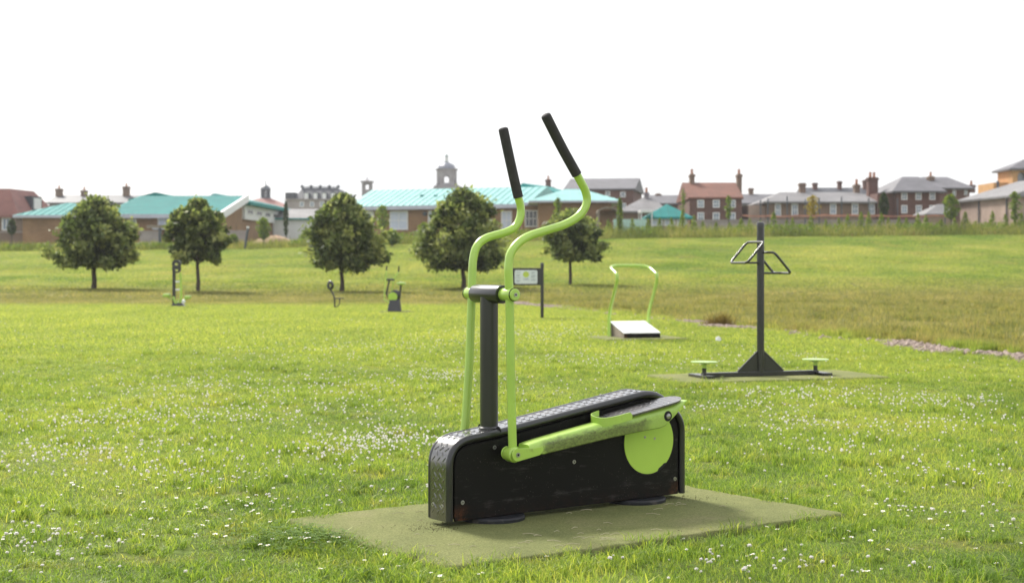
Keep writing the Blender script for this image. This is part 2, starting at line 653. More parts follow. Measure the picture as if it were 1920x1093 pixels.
M['leaf'] = leaf_mat('tree_leaves', [(0, (.05, .07, .028)), (.35, (.15, .19, .072)), (.68, (.30, .335, .13)), (1, (.5, .5, .2))], .45, tint=(1.15, 1.25, .7))
M['leaf_fresh'] = leaf_mat('fresh_leaves', [(0, (.07, .12, .018)), (.5, (.14, .21, .03)), (1, (.27, .32, .05))], .45)
M['leaf_dark'] = leaf_mat('dark_leaves', [(0, (.02, .04, .01)), (.5, (.04, .07, .014)), (1, (.08, .11, .025))], .25)
M['leaf_yellow'] = leaf_mat('yellow_leaves', [(0, (.22, .16, .02)), (.5, (.36, .27, .03)), (1, (.46, .38, .06))], .4)
M['meadow'] = leaf_mat('meadow_blades', [(0, (.12, .15, .035)), (.4, (.235, .26, .07)), (.75, (.36, .33, .13)), (.93, (.44, .36, .2)), (1, (.34, .18, .11))], .35, .8)
M['dry_tuft'] = leaf_mat('dry_tuft', [(0, (.12, .085, .03)), (.5, (.2, .14, .05)), (1, (.3, .22, .09))], .3, .8)
M['petal'] = leaf_mat('clover_petals', [(0, (.46, .30, .22)), (.2, (.74, .62, .58)), (.38, (.85, .82, .80)), (1, (.90, .89, .88))], .5, .7, (1, 1, 1))
M['daisy'] = plain('daisy_petals', (.84, .84, .82), .6, .04, 30)
M['daisy_eye'] = plain('daisy_eye', (.6, .42, .03), .8, .1, 30)
M['stalk'] = plain('flower_stalk', (.11, .17, .03), .7, .2, 30)
M['clover_leaf'] = leaf_mat('clover_leaves', [(0, (.08, .15, .02)), (.6, (.14, .24, .028)), (1, (.22, .33, .05))], .45, .6)


# ------------------------------------------------------------------ world, sun, camera
W = bpy.data.worlds.new('World')
S.world = W
W.use_nodes = True
nt = W.node_tree
bg = nt.nodes['Background']
SUN = Vector((-.50, .72, .80)).normalized()      # towards the sun
sky = nt.nodes.new('ShaderNodeTexSky')
sky.sky_type = 'NISHITA'
sky.sun_disc = False
sky.sun_elevation = math.asin(SUN.z)
sky.sun_rotation = math.atan2(SUN.x, SUN.y)
sky.air_density = 1.0
sky.dust_density = 2.0
link(nt, sky.outputs[0], bg.inputs['Color'])
bg.inputs['Strength'].default_value = .09
tc = nt.nodes.new('ShaderNodeTexCoord')
mp = nt.nodes.new('ShaderNodeMapping')
mp.inputs['Scale'].default_value = (1.2, 1.2, 5.0)
link(nt, tc.outputs['Generated'], mp.inputs['Vector'])
nz = noise(nt, mp.outputs[0], 2.3, 7, .55)
cc = ramp(nt, nz, [(.34, (.84, .86, .90)), (.56, (1.0, 1.0, 1.0))])
bg2 = nt.nodes.new('ShaderNodeBackground')
link(nt, cc, bg2.inputs['Color'])
bg2.inputs['Strength'].default_value = .53
ms = nt.nodes.new('ShaderNodeMixShader')
ms.inputs[0].default_value = .9
link(nt, bg.outputs[0], ms.inputs[1])
link(nt, bg2.outputs[0], ms.inputs[2])
link(nt, ms.outputs[0], nt.nodes['World Output'].inputs['Surface'])

sl = bpy.data.lights.new('sun', 'SUN')
sl.energy = 2.6
sl.angle = R(11)
sl.color = (1, .95, .86)
so = bpy.data.objects.new('sun', sl)
COL.objects.link(so)
so.rotation_euler = (-SUN).to_track_quat('-Z', 'Y').to_euler()
so.location = SUN * 50

cam = bpy.data.cameras.new('camera')
co = bpy.data.objects.new('camera', cam)
COL.objects.link(co)
co.location = (0, 0, CAM_H)
co.rotation_euler = (R(90), 0, 0)
cam.sensor_width = 36
cam.lens = F_PX / 1920 * 36
cam.shift_y = -(1093 / 2 - Y_H) / 1920
cam.clip_start = .1
cam.clip_end = 6000
cam.dof.use_dof = True
cam.dof.focus_distance = 6.6
cam.dof.aperture_fstop = 4.5
S.camera = co
S.view_settings.view_transform = 'Standard'
S.view_settings.look = 'None'
S.view_settings.exposure = 1.2
S.cycles.use_denoising = True
S.cycles.max_bounces = 8
S.cycles.transparent_max_bounces = 8


# ------------------------------------------------------------------ ground
def make_ground():
    ys = np.concatenate([np.linspace(-60, 2, 12), np.linspace(4, 40, 19), np.linspace(42, 130, 89), np.geomspace(134, 450, 16)])
    us = np.linspace(-1, 1, 121)
    vs, fs = [], []
    for y in ys:
        w = 40 + 1.1 * max(y, 0)
        for u in us:
            x = u * w
            vs.append((x, y, gz(x, y)))
    n = len(us)
    for j in range(len(ys) - 1):
        for i in range(n - 1):
            a = j * n + i
            fs.append((a, a + 1, a + n + 1, a + n))
    b = MB()
    b.add(vs, fs)
    o = b.build('ground', M['ground'], smooth=60)
    tag(o, kind='structure')


make_ground()


# ------------------------------------------------------------------ cross trainer
TF = Frame(0, 6.25, 36, x=-.237)
PADZ = .03


def arc(c, r, a0, a1, n):
    return [(c[0] + r * math.cos(R(a0 + (a1 - a0) * i / n)), c[1] + r * math.sin(R(a0 + (a1 - a0) * i / n))) for i in range(n + 1)]


def make_trainer():
    t = thing('cross_trainer', 'large black and lime cross trainer with two tall bent handles on the big green pad', 'exercise machine',
              (TF.o[0], TF.o[1], 0), TF.yaw)
    # outline of the cover, bottom of the front round to bottom of the back
    prof = [(-.045, .052), (-.045, .2)] + [Vector(p) for p in []]
    prof += [(p[0], p[1]) for p in fillet([(-.045, .1, 0), (-.045, .396, 0), (.22, .424, 0)], .135, 10)[1:-1]]
    prof += [(.22, .424)]
    prof += [(p[0], p[1]) for p in fillet([(.22, .424, 0), (1.13, .559, 0), (1.302, .405, 0)], .19, 10)[1:-1]]
    prof += [(p[0], p[1]) for p in fillet([(1.21, .492, 0), (1.302, .405, 0), (1.302, .05, 0)], .14, 8)[1:-1]]
    prof += [(1.302, .05)]
    P = [Vector((a[0], a[1])) for a in prof]
    # resample evenly
    L = [0]
    for a, b in zip(P, P[1:]):
        L.append(L[-1] + (b - a).length)

    def at(s):
        s = max(0, min(L[-1], s))
        for i in range(len(P) - 1):
            if s <= L[i + 1] or i == len(P) - 2:
                f = (s - L[i]) / max(1e-9, L[i + 1] - L[i])
                q = P[i].lerp(P[i + 1], f)
                tn = (P[i + 1] - P[i]).normalized()
                return q, tn
    W0, W1 = .004, .138
    b = MB()
    N = 90
    vs = []
    for i in range(N + 1):
        q, tn = at(L[-1] * i / N)
        nr = Vector((-tn.y, tn.x))
        qi = q - nr * .006
        vs += [(q.x, W0, q.y), (q.x, W1, q.y), (qi.x, W1, qi.y), (qi.x, W0, qi.y)]
    fs = []
    for i in range(N):
        a, c = i * 4, i * 4 + 4
        for k in range(4):
            l = (k + 1) % 4
            fs.append((a + k, a + l, c + l, c + k))
    fs += [(0, 1, 2, 3), (N * 4 + 3, N * 4 + 2, N * 4 + 1, N * 4)]
    b.add(vs, fs)
    # raised lozenges of the tread plate
    row = 0
    s = .035
    while s < L[-1] - .03:
        for k in range(4):
            ty = .030 + k * .040 + (.020 if row % 2 else 0)
            if ty > .125:
                continue
            q, tn = at(s)
            if abs(q.x - .221) < .055 and q.y > .3 and abs(ty - .071) < .055:
                continue
            nr = Vector((-tn.y, tn.x))
            T3, N3, Y3 = Vector((tn.x, 0, tn.y)), Vector((nr.x, 0, nr.y)), Vector((0, 1, 0))
            ang = R(42 if (row % 2) else -42)
            d1 = T3 * math.cos(ang) + Y3 * math.sin(ang)
            d2 = -T3 * math.sin(ang) + Y3 * math.cos(ang)
            c = Vector((q.x, ty, q.y))
            hl, hw, h = .0150, .0042, .0024
            pts = [c + d1 * hl, c + d1 * hl * .5 + d2 * hw, c - d1 * hl * .5 + d2 * hw, c - d1 * hl, c - d1 * hl * .5 - d2 * hw, c + d1 * hl * .5 - d2 * hw,
                   c + d1 * hl * .55 + N3 * h, c - d1 * hl * .55 + N3 * h]
            b.add(pts, [(0, 1, 6), (1, 2, 7, 6), (2, 3, 7), (3, 4, 7), (4, 5, 6, 7), (5, 0, 6)])
        s += .0225
        row += 1
    b.build('tread_cover', M['black_tread'], t, smooth=30)
    # rolled edges
    for yy in (.004, .138):
        m = MB()
        pts = []
        for i in range(N + 1):
            q, tn = at(.004 + (L[-1] - .008) * i / N)
            nr = Vector((-tn.y, tn.x))
            q = q - nr * .0135
            pts.append((q.x, yy, q.y))
        m.tube(pts, .0165, 14)
        m.build('edge_tube', M['black'], t, smooth=50)
    m = MB()
    for i in (0,):
        q, tn = at(.0)
    # joint in the rolled edge by the post
    for yy in (.004, .138):
        m = MB()
        m.tube([(.222, yy, .4205), (.226, yy, .4211)], .0178, 14)
        m.build('tube_joint', M['hole'], t, smooth=50)
    # side panels
    inner = []
    for i in range(61):
        q, tn = at(.0 + L[-1] * i / 60)
        nr = Vector((-tn.y, tn.x))
        q = q - nr * .038
        inner.append((q.x, q.y))
    inner = [p for p in inner if p[1] > .075]
    poly = [(inner[0][0], .052)] + inner + [(inner[-1][0], .052)]
    for y0, y1 in ((.0, .010), (.132, .142)):
        m = MB()
        m.prism(poly, y0, y1)
        m.build('side_panel', M['panel'], t, smooth=30, bevel=.003)
    # dark core that closes the casing behind the panels
    core = []
    for i in range(61):
        q, tn = at(.0 + L[-1] * i / 60)
        nr = Vector((-tn.y, tn.x))
        q = q - nr * .012
        core.append((q.x, max(q.y, .06)))
    m = MB()
    m.prism(core, .018, .124)
    m.build('casing', M['panel'], t)
    # crank discs with a dark recess ring
    for y0, sg in ((.0, -1), (.142, 1)):
        m = MB()
        m.lathe([(.1555, 0), (.1555, .0015)], (1.077, y0 + sg * .0012 - (.0015 if sg < 0 else 0), .313), 56, 'y')
        m.build('recess_ring', M['hole'], t, smooth=30)
        m = MB()
        pr = []
        for k in range(72):
            a = 2 * PI * k / 72
            r = .150
            deg = math.degrees(a) % 360
            if 292 < deg < 314:
                r = .141
            pr.append((1.077 + r * math.cos(a), .313 + r * math.sin(a)))
        ya = y0 + sg * .003
        m.prism(pr, min(ya, ya + sg * .003), max(ya, ya + sg * .003))
        dsk = m.build('crank_disc', M['lime_flat'], t, smooth=30)
        for dx, dz in ((-.026, .022), (.034, .012)):
            m = MB()
            yb = ya + sg * .003
            m.lathe([(.0065, 0), (.0055, .002 * sg)], (1.077 + dx, yb, .313 + dz), 14, 'y')
            m.build('screw', M['steel'], dsk, smooth=30)
    # panel and cover screws
    def screw(c, axis, sg):
        m = MB()
        m.lathe([(.0095, 0), (.0085, .0025 * sg)], c, 16, axis)
        o = m.build('screw', M['steel'], t, smooth=30)
        m = MB()
        e = .0027 * sg
        cc = (c[0] + (e if axis == 'x' else 0), c[1] + (e if axis == 'y' else 0), c[2])
        m.lathe([(.0035, 0), (.0034, .0004 * sg)], cc, 10, axis)
        m.build('socket', M['hole'], o)
    for x, z in ((.200, .350), (.637, .253), (1.243, .125), (.034, .129)):
        screw((x, 0, z), 'y', -1)
        screw((x, .142, z), 'y', 1)
    screw((-.045, .037, .115), 'x', -1)
    screw((-.045, .107, .115), 'x', -1)
    # feet
    for x in (.24, 1.06):
        m = MB()
        m.lathe([(.140, PADZ - .005), (.142, PADZ + .012), (.137, PADZ + .020), (.06, PADZ + .0205)], (x, .070, 0), 40)
        m.build('foot_flange', M['flange'], t, smooth=35)
    for x in (.24, 1.06):
        m = MB()
        m.box((x - .07, .02, PADZ + .018), (x + .07, .12, .062))
        m.build('foot_bracket', M['hole'], t)
    # post and cross sleeve
    m = MB()
    m.tube([(.221, .071, .38), (.221, .071, .995)], .0395, 32)
    m.lathe([(.047, .408), (.046, .428), (.040, .434)], (.221, .071, 0), 32)
    m.build('post', M['black'], t, smooth=40)
    m = MB()
    m.lathe([(.0385, 0), (.0395, .003), (.0395, .203), (.0385, .206)], (.221, -.032, 1.008), 32, 'y')
    m.build('sleeve', M['black'], t, smooth=40)

    near = [(.238, .335), (.234, .489), (.228, .70), (.224, .90), (.2215, 1.008), (.218, 1.07), (.217, 1.134), (.229, 1.185), (.269, 1.229), (.33, 1.260),
            (.423, 1.285), (.528, 1.314), (.603, 1.353), (.643, 1.404), (.640, 1.455), (.601, 1.515), (.507, 1.645), (.418, 1.780)]
    far = [(.178, .29), (.200, .43), (.222, .70), (.232, .90), (.236, 1.008), (.239, 1.09), (.244, 1.159), (.264, 1.217), (.316, 1.254), (.421, 1.281), (.475, 1.306),
           (.503, 1.350), (.506, 1.397), (.488, 1.456), (.443, 1.616), (.409, 1.743)]
    for pts, yy, sg in ((near, -.08, -1), (far, .226, 1)):
        path = smooth_path([(x, yy, z) for x, z in pts], 6)
        # grip covers the upper straight
        tot = 0
        cut = len(path) - 1
        while tot < .300:
            tot += (path[cut] - path[cut - 1]).length
            cut -= 1
        m = MB()
        m.tube(path[:cut + 3], .0185, 20)
        lv = m.build('lever', M['lime'], t, smooth=50)
        m = MB()
        gp = path[cut:]
        d = (gp[-1] - gp[-2]).normalized()
        m.tube(gp + [gp[-1] + d * .006, gp[-1] + d * .010], [.0225] * len(gp) + [.020, .012], 20)
        m.build('grip', M['rubber'], lv, smooth=50)
        m = MB()
        y0 = -.113 if sg < 0 else .175
        cx = .2215 if sg < 0 else .236
        m.lathe([(.0265, 0), (.028, .002), (.028, .078), (.0265, .080)], (cx, y0, 1.008), 28, 'y')
        m.build('collar', M['lime'], lv, smooth=40)
        yc = y0 if sg < 0 else y0 + .08
        m = MB()
        m.lathe([(.0285, 0), (.0285, .003 * sg)], (cx, yc, 1.008), 28, 'y')
        m.build('seal', M['hole'], lv, smooth=40)
        m = MB()
        m.lathe([(.026, 0), (.026, .005 * sg), (.023, .008 * sg)], (cx, yc + .0031 * sg, 1.008), 28, 'y')
        m.build('end_cap', M['lime'], lv, smooth=40)
        m = MB()
        m.lathe([(.0085, 0), (.0080, .0030 * sg)], (cx, yc + .0112 * sg, 1.008), 16, 'y')
        m.lathe([(.0042, 0), (.0041, .0006 * sg)], (cx, yc + .0143 * sg, 1.008), 10, 'y', tag=1)
        m.build('bolt', [M['steel'], M['hole']], lv, smooth=40)
        # lower boss
        bx, bz = (.233, .326) if sg < 0 else (.176, .266)
        m = MB()
        ya = -.110 if sg < 0 else .198
        m.lathe([(.027, 0), (.0325, .006), (.0325, .045), (.027, .058)], (bx, ya, bz), 28, 'y')
        m.build('boss', M['lime'], lv, smooth=40)
    # pedals: near one up, far one down (turned about its lever end)
    for sg in (-1, 1):
        if sg < 0:
            piv = Vector((0, 0, 0))
            ang = 0
            Y = lambda y: y
        else:
            ang = R(9)
            Y = lambda y: .142 - y

        def T(x, z):
            if sg < 0:
                return x, z
            dx, dz = x - .231, z - .329
            return .174 + dx * math.cos(ang) + dz * math.sin(ang), .269 - dx * math.sin(ang) + dz * math.cos(ang)

        # cross-section swept: near top edge rounded
        def beam(stations, y_in, y_out, mat, name, parent, rad):
            vs, fs = [], []
            n = 0
            for x, zb, zt in stations:
                r = min(rad, (zt - zb) * .6)
                sec = [(y_in, zb), (y_in, zt - .006), (y_in - .006 if y_in > y_out else y_in, zt)]
                for k in range(7):
                    a = R(90 + 90 * k / 6)
                    sec.append((y_out + r + r * math.cos(a), zt - r + r * math.sin(a)))
                sec.append((y_out, zb + .004))
                sec.append((y_out + .004, zb))
                n = len(sec)
                for (y, z) in sec:
                    X, Z = T(x, z)
                    vs.append((X, Y(y), Z))
            for i in range(len(stations) - 1):
                for k in range(n):
                    l = (k + 1) % n
                    fs.append((i * n + k, i * n + l, i * n + n + l, i * n + n + k))
            fs.append(tuple(range(n)))
            fs.append(tuple(reversed(range((len(stations) - 1) * n, len(stations) * n))))
            m = MB()
            m.add(vs, fs)
            return m.build(name, mat, parent, smooth=45)
        arm = beam([(.292, .338, .366), (.31, .335, .371), (.350, .322, .379), (.372, .3195, .383), (.57, .343, .414), (.77, .366, .444), (.87, .376, .451), (1.04, .389, .4765),
                    (1.07, .397, .482), (1.13, .438, .491), (1.185, .488, .502), (1.203, .503, .507)], -.050, -.128, M['lime_moss'], 'pedal_arm', t, .026)
        # fork plates at the lever joint
        for y0, y1 in ((-.1285, -.121), (-.050, -.043)):
            pl = [(p[0], p[1]) for p in arc((.231, .329), .0285, 75, 285, 14)] + [(.350, .319), (.368, .340), (.363, .357), (.313, .350), (.240, .356)]
            m = MB()
            ya, yb = sorted((Y(y0), Y(y1)))
            m.prism([T(*p) for p in pl], ya, yb)
            m.build('fork_plate', M['lime'], arm, smooth=30, bevel=.0015)
        m = MB()
        X, Z = T(.231, .329)
        m.lathe([(.0105, 0), (.0100, .003 * sg)], (X, Y(-.1285), Z), 16, 'y')
        m.lathe([(.005, 0), (.0049, .0006 * sg)], (X, Y(-.1285) + .0032 * sg, Z), 10, 'y', tag=1)
        m.build('bolt', [M['steel'], M['hole']], arm, smooth=30)
        # foot plate: dark tread plate with rounded heel
        pts = []
        top = lambda x, y=-.14: .455 + (x - .894) * .163 + .11 * (y + .14)
        outl = [(.715, -.045), (.715, -.118), (.77, -.138), (1.08, -.142)] + [(1.105 + .085 * math.cos(R(a)), -.088 + .054 * math.sin(R(a))) for a in range(-80, 85, 10)] + [(1.08, -.034), (.77, -.034)]
        n = len(outl)
        vs = []
        for dz in (.004, .012):
            for x, y in outl:
                X, Z = T(x, top(x, y) + dz)
                vs.append((X, Y(y), Z))
        fs = [tuple(reversed(range(n))), tuple(range(n, 2 * n))] + [(i, (i + 1) % n, (i + 1) % n + n, i + n) for i in range(n)]
        m = MB()
        m.add(vs, fs)
        rw = 0
        x = .78
        while x < 1.17:
            for k in range(4):
                y = -.132 + k * .026 + (.013 if rw % 2 else 0)
                if y > -.042 or (x > 1.11 and abs(y + .088) > .038):
                    continue
                a = R(50 if rw % 2 else -50)
                d1, d2 = Vector((math.cos(a), math.sin(a))), Vector((-math.sin(a), math.cos(a)))
                q = []
                for (u, v, h) in ((.008, 0, 0), (.004, .0022, 0), (-.004, .0022, 0), (-.008, 0, 0), (-.004, -.0022, 0), (.004, -.0022, 0), (.005, 0, .0009), (-.005, 0, .0009)):
                    w = Vector((x, y)) + d1 * u + d2 * v
                    X, Z = T(w.x, top(w.x, w.y) + .012 + h)
                    q.append((X, Y(w.y), Z))
                m.add(q, [(0, 1, 6), (1, 2, 7, 6), (2, 3, 7), (3, 4, 7), (4, 5, 6, 7), (5, 0, 6)])
            x += .015
            rw += 1
        m.build('foot_plate', M['black_tread'], arm, smooth=30)
        # toe guard: curved lime strip round the front of the plate
        path = [(.755, -.030), (.722, -.032), (.698, -.046), (.687, -.080), (.694, -.118), (.720, -.140), (.77, -.147), (.82, -.147), (.852, -.147)]
        sp = smooth_path([(a, b_, 0) for a, b_ in path], 5)
        vs = []
        for i, p in enumerate(sp):
            a = sp[max(0, i - 1)]
            c = sp[min(len(sp) - 1, i + 1)]
            tn = (c - a).normalized()
            nn = Vector((-tn.y, tn.x, 0)) * .0022
            hi = .037 - .009 * i / len(sp) if i < len(sp) - 3 else .028 - .006 * (i - len(sp) + 3)
            for q, dz in ((p + nn, -.006), (p - nn, -.006), (p - nn, hi), (p + nn, hi)):
                X, Z = T(q.x, top(q.x, q.y * .75 - .035) + dz)
                vs.append((X, Y(q.y), Z))
        fs = []
        for i in range(len(sp) - 1):
            for k in range(4):
                l = (k + 1) % 4
                fs.append((i * 4 + k, i * 4 + l, i * 4 + 4 + l, i * 4 + 4 + k))
        fs += [(0, 1, 2, 3), tuple(len(vs) - 4 + k for k in (3, 2, 1, 0))]
        m = MB()
        m.add(vs, fs)
        m.build('toe_guard', M['lime'], arm, smooth=50)
        # crank bolt in its dark bush
        X, Z = T(1.084, .441)
        m = MB()
        y0 = Y(-.1285)
        m.lathe([(.024, 0), (.022, .002 * sg)], (X, y0, Z), 20, 'y')
        m.build('bush', M['hole'], arm, smooth=40)
        m = MB()
        m.lathe([(.013, 0), (.012, .003 * sg), (.006, .0055 * sg)], (X, y0 + .0021 * sg, Z), 16, 'y')
        m.build('bolt', M['steel'], arm, smooth=40)
        m = MB()
        yc = .0 if sg < 0 else .142
        m.tube([(X, yc + sg * .0, Z), (X, Y(-.055), Z)], .012, 12)
        m.build('crank_pin', M['hole'], arm, smooth=40)
    return t


make_trainer()


# ------------------------------------------------------------------ pads of green wet-pour surfacing
PADS = []


def pad(name, label, corners, z=PADZ, group='green safety pads under the machines', wob=.008):
    c = Vector((sum(p[0] for p in corners) / 4, sum(p[1] for p in corners) / 4))
    path = fillet([(p[0], p[1], 0) for p in corners], .05, 4, closed=True)
    # subdivide and make the edge slightly uneven
    ring = []
    m = len(path)
    for i in range(m):
        a, b = path[i], path[(i + 1) % m]
        k = max(1, int((b - a).length / .03))
        for j in range(k):
            ring.append(a.lerp(b, j / k))
    ring2 = []
    for i, p in enumerate(ring):
        d = Vector((p.x - c.x, p.y - c.y, 0)).normalized()
        w = wob * (math.sin(p.x * 31 + p.y * 17) + math.sin(p.x * 11 - p.y * 23) + .6 * math.sin(p.x * 67 + p.y * 71))
        ring2.append(p + d * w)
    n = len(ring2)
    vs, fs = [], []
    for (s, zz) in ((1.0, -.01), (1.0, z * .45), (.994, z * .8), (.984, z * .96), (.965, z), (.6, z), (.25, z)):
        for p in ring2:
            vs.append((c.x + (p.x - c.x) * s, c.y + (p.y - c.y) * s, zz))
    for k in range(6):
        for i in range(n):
            j = (i + 1) % n
            fs.append((k * n + i, k * n + j, k * n + n + j, k * n + n + i))
    fs.append(tuple(range(6 * n, 7 * n)))
    b = MB()
    b.add([(v[0] - c.x, v[1] - c.y, v[2]) for v in vs], fs)
    o = b.build(name, M['pad'], loc=(c.x, c.y, 0), smooth=70)
    tag(o, label, 'ground pad', group)
    PADS.append([(p.x, p.y) for p in ring2[::3]])
    return o


def gpt(px, py, z=0.0):
    d = (CAM_H - z) * F_PX / (py - Y_H)
    return wx(px, d), d


def rect(c, u, hw, hd):
    n = (-u[1], u[0])
    return [(c[0] + u[0] * a * hw + n[0] * b * hd, c[1] + u[1] * a * hw + n[1] * b * hd) for a, b in ((-1, -1), (1, -1), (1, 1), (-1, 1))]


pad('safety_pad', 'big green rubber pad under the cross trainer, grass creeping over its edge',
    [(-.222, 5.43), (1.495, 6.60), (.72, 7.62), (-1.01, 6.45)], .03)


# ------------------------------------------------------------------ twist station
def make_twister():
    d = 14.35
    k = d / F_PX
    x0 = wx(1426, d)
    yaw = R(18)
    t = thing('twist_station', 'black twist station post with two handle loops and two lime standing discs', 'exercise machine', (x0, d, 0), yaw)
    u = (math.cos(yaw), math.sin(yaw))
    pad('safety_pad', 'long green rubber pad under the black twist station', rect((x0 + .08, d + .05), u, 1.08, .5), .04)
    z0 = .035
    m = MB()
    m.tube([(0, 0, z0), (0, 0, 1.49)], .036, 24)
    m.build('post', M['black'], t, smooth=40)
    m = MB()
    m.lathe([(.038, 1.488), (.038, 1.512), (.033, 1.526), (.018, 1.532)], (0, 0, 0), 24)
    m.build('post_cap', M['black'], t, smooth=40)
    m = MB()
    m.box((-.62, -.035, z0 + .004), (.62, .035, z0 + .048))
    m.build('base_beam', M['black'], t, bevel=.004)
    for sg in (-1, 1):
        m = MB()
        m.prism([(sg * .03, z0 + .0475), (sg * .235, z0 + .0475), (sg * .235, z0 + .06), (sg * .03, z0 + .235)], -.006, .006)
        m.build('gusset', M['black'], t)
        m = MB()
        m.tube([(sg * .245, 0, z0 + .052), (sg * .034, 0, z0 + .243)], .011, 8)
        m.build('gusset_rib', M['black'], t, smooth=40)
        m = MB()
        m.box((sg * .63 - .05, -.19, z0 + .001), (sg * .63 + .05, .19, z0 + .032))
        m.build('foot_bar', M['black'], t, bevel=.004)
        m = MB()
        m.tube([(sg * .60, 0, z0 + .03), (sg * .60, 0, z0 + .095)], .021, 18)
        col = m.build('disc_stem', M['black'], t, smooth=40)
        m = MB()
        m.lathe([(.021, z0 + .094), (.021, z0 + .125), (.045, z0 + .138), (.125, z0 + .146), (.130, z0 + .150), (.128, z0 + .157), (.02, z0 + .159)], (sg * .60, 0, 0), 36)
        m.build('standing_disc', M['lime'], t, smooth=35)
        dz = 0 if sg < 0 else -.1
        zt, zb = 1.335 + dz, 1.135 + dz
        loop = fillet([(sg * .055, -.18, zt), (sg * .235, -.18, zb), (sg * .235, .18, zb), (sg * .055, .18, zt)], .05, 5, True)
        m = MB()
        m.tube(loop, .0125, 12, closed=True)
        hl = m.build('handle_loop', M['black'], t, smooth=50)
        m = MB()
        m.tube([(sg * .03, 0, zb), (sg * .235, 0, zb)], .011, 10)
        m.build('stay', M['black'], hl, smooth=50)
    return t


make_twister()


# ------------------------------------------------------------------ treadmill walker
def make_treadmill():
    d = 21.3
    yaw = R(15)
    x0 = wx(1170, d)
    t = thing('treadmill', 'step treadmill with sloping metal plate coloured white for reflected sky, dark front and tall lime handle hoop', 'exercise machine', (x0, d, 0), yaw)
    u = (math.cos(yaw), math.sin(yaw))
    n = (-u[1], u[0])
    pad('safety_pad', 'small green rubber pad under the step treadmill', rect((x0 + u[0] * .27 + n[0] * .25, d + u[1] * .27 + n[1] * .25), u, .62, .50), .045)
    w = .545
    dep = .62
    m = MB()
    m.prism([(0, .02), (dep, .02), (dep, .25), (0, .112)], 0, w)
    # prism is in xz along y: turn so that x of the profile is the depth
    m.v = [(y, x, z) for x, y, z in m.v]
    m.build('housing', M['wood'], t, bevel=.004)
    m = MB()
    m.box((.003, -.006, .02), (w + .008, -.001, .108))
    m.build('front_panel', M['panel'], t)
    m = MB()
    sl_ = (.25 - .112) / dep
    vs = []
    for dz in (.002, .012):
        for x, y in ((-.01, -.012), (w + .01, -.012), (w + .01, dep + .01), (-.01, dep + .01)):
            vs.append((x, y, .112 + sl_ * y + dz))
    m.add(vs, [(3, 2, 1, 0), (4, 5, 6, 7), (0, 1, 5, 4), (1, 2, 6, 5), (2, 3, 7, 6), (3, 0, 4, 7)])
    m.build('tread_plate', M['shiny'], t)
    yb = dep - .05
    side = [(0, 0), (0, .36), (-.37, .85), (-.37, .95), (.03, 1.075)]
    pts = [(-.035, yb + f, z + .01) for f, z in side] + [(w + .035, yb + f, z + .01) for f, z in reversed(side)]
    m = MB()
    m.tube(fillet(pts, .2, 8), .025, 14)
    m.build('handle_hoop', M['lime'], t, smooth=50)
    for xx in (-.035, w + .035):
        m = MB()
        m.tube([(xx, yb - .06, .01), (xx, yb - .02, .42)], .018, 12)
        m.build('brace', M['lime'], t, smooth=50)


make_treadmill()


# ------------------------------------------------------------------ information sign
def make_sign():
    d = 29.8
    k = d / F_PX
    t = thing('information_sign', 'low information sign with white panel in dark frame hung from one dark post', 'sign', (wx(1016.5, d), d, 0), 0)
    m = MB()
    m.tube([(0, 0, -.02), (0, 0, 1.08)], .034, 16)
    m.lathe([(.036, 1.079), (.036, 1.1), (.03, 1.118), (.01, 1.122)], (0, 0, 0), 16)
    m.build('post', M['black'], t, smooth=40)
    x0, x1 = (952 - 1016.5) * k, -.028
    z0, z1 = wz(535, d), wz(502.5, d)
    m = MB()
    m.box((x0, -.02, z0), (x1, .02, z1))
    bd = m.build('board', M['black'], t, bevel=.006)
    a0, a1 = (965 - 1016.5) * k, (1007.5 - 1016.5) * k
    b0, b1 = wz(532, d), wz(506.5, d)
    pl = [(p.x, p.y) for p in fillet([(a0, b0, 0), (a1, b0, 0), (a1, b1, 0), (a0, b1, 0)], .035, 5, True)]
    m = MB()
    m.prism(pl, -.024, -.0202)
    pn = m.build('panel', M['white_panel'], bd)
    m = MB()
    W_, H_ = a1 - a0, b1 - b0
    def line(u0, u1, v):
        m.box((a0 + u0 * W_, -.0268, b0 + v * H_), (a0 + u1 * W_, -.0244, b0 + (v + .045) * H_))
    for v in (.80, .62, .54, .40, .22, .14):
        line(.07, .25 - (.04 if v in (.54, .14) else 0), v)
    m.build('lettering', M['print'], pn)
    m = MB()
    for v in (.34, .26):
        line(.38, .62, v)
    m.build('lettering', M['print'], pn)
    m = MB()
    for v in (.82, .74, .60, .52, .44, .30, .22):
        line(.72, .92 - (.05 if v in (.74, .44) else 0), v)
    m.build('lettering', M['print'], pn)
    m = MB()
    m.lathe([(.062, 0), (.062, .0022)], (a0 + .5 * W_, -.0268, b0 + .68 * H_), 24, 'y')
    m.build('emblem', M['print_lime'], pn)


make_sign()


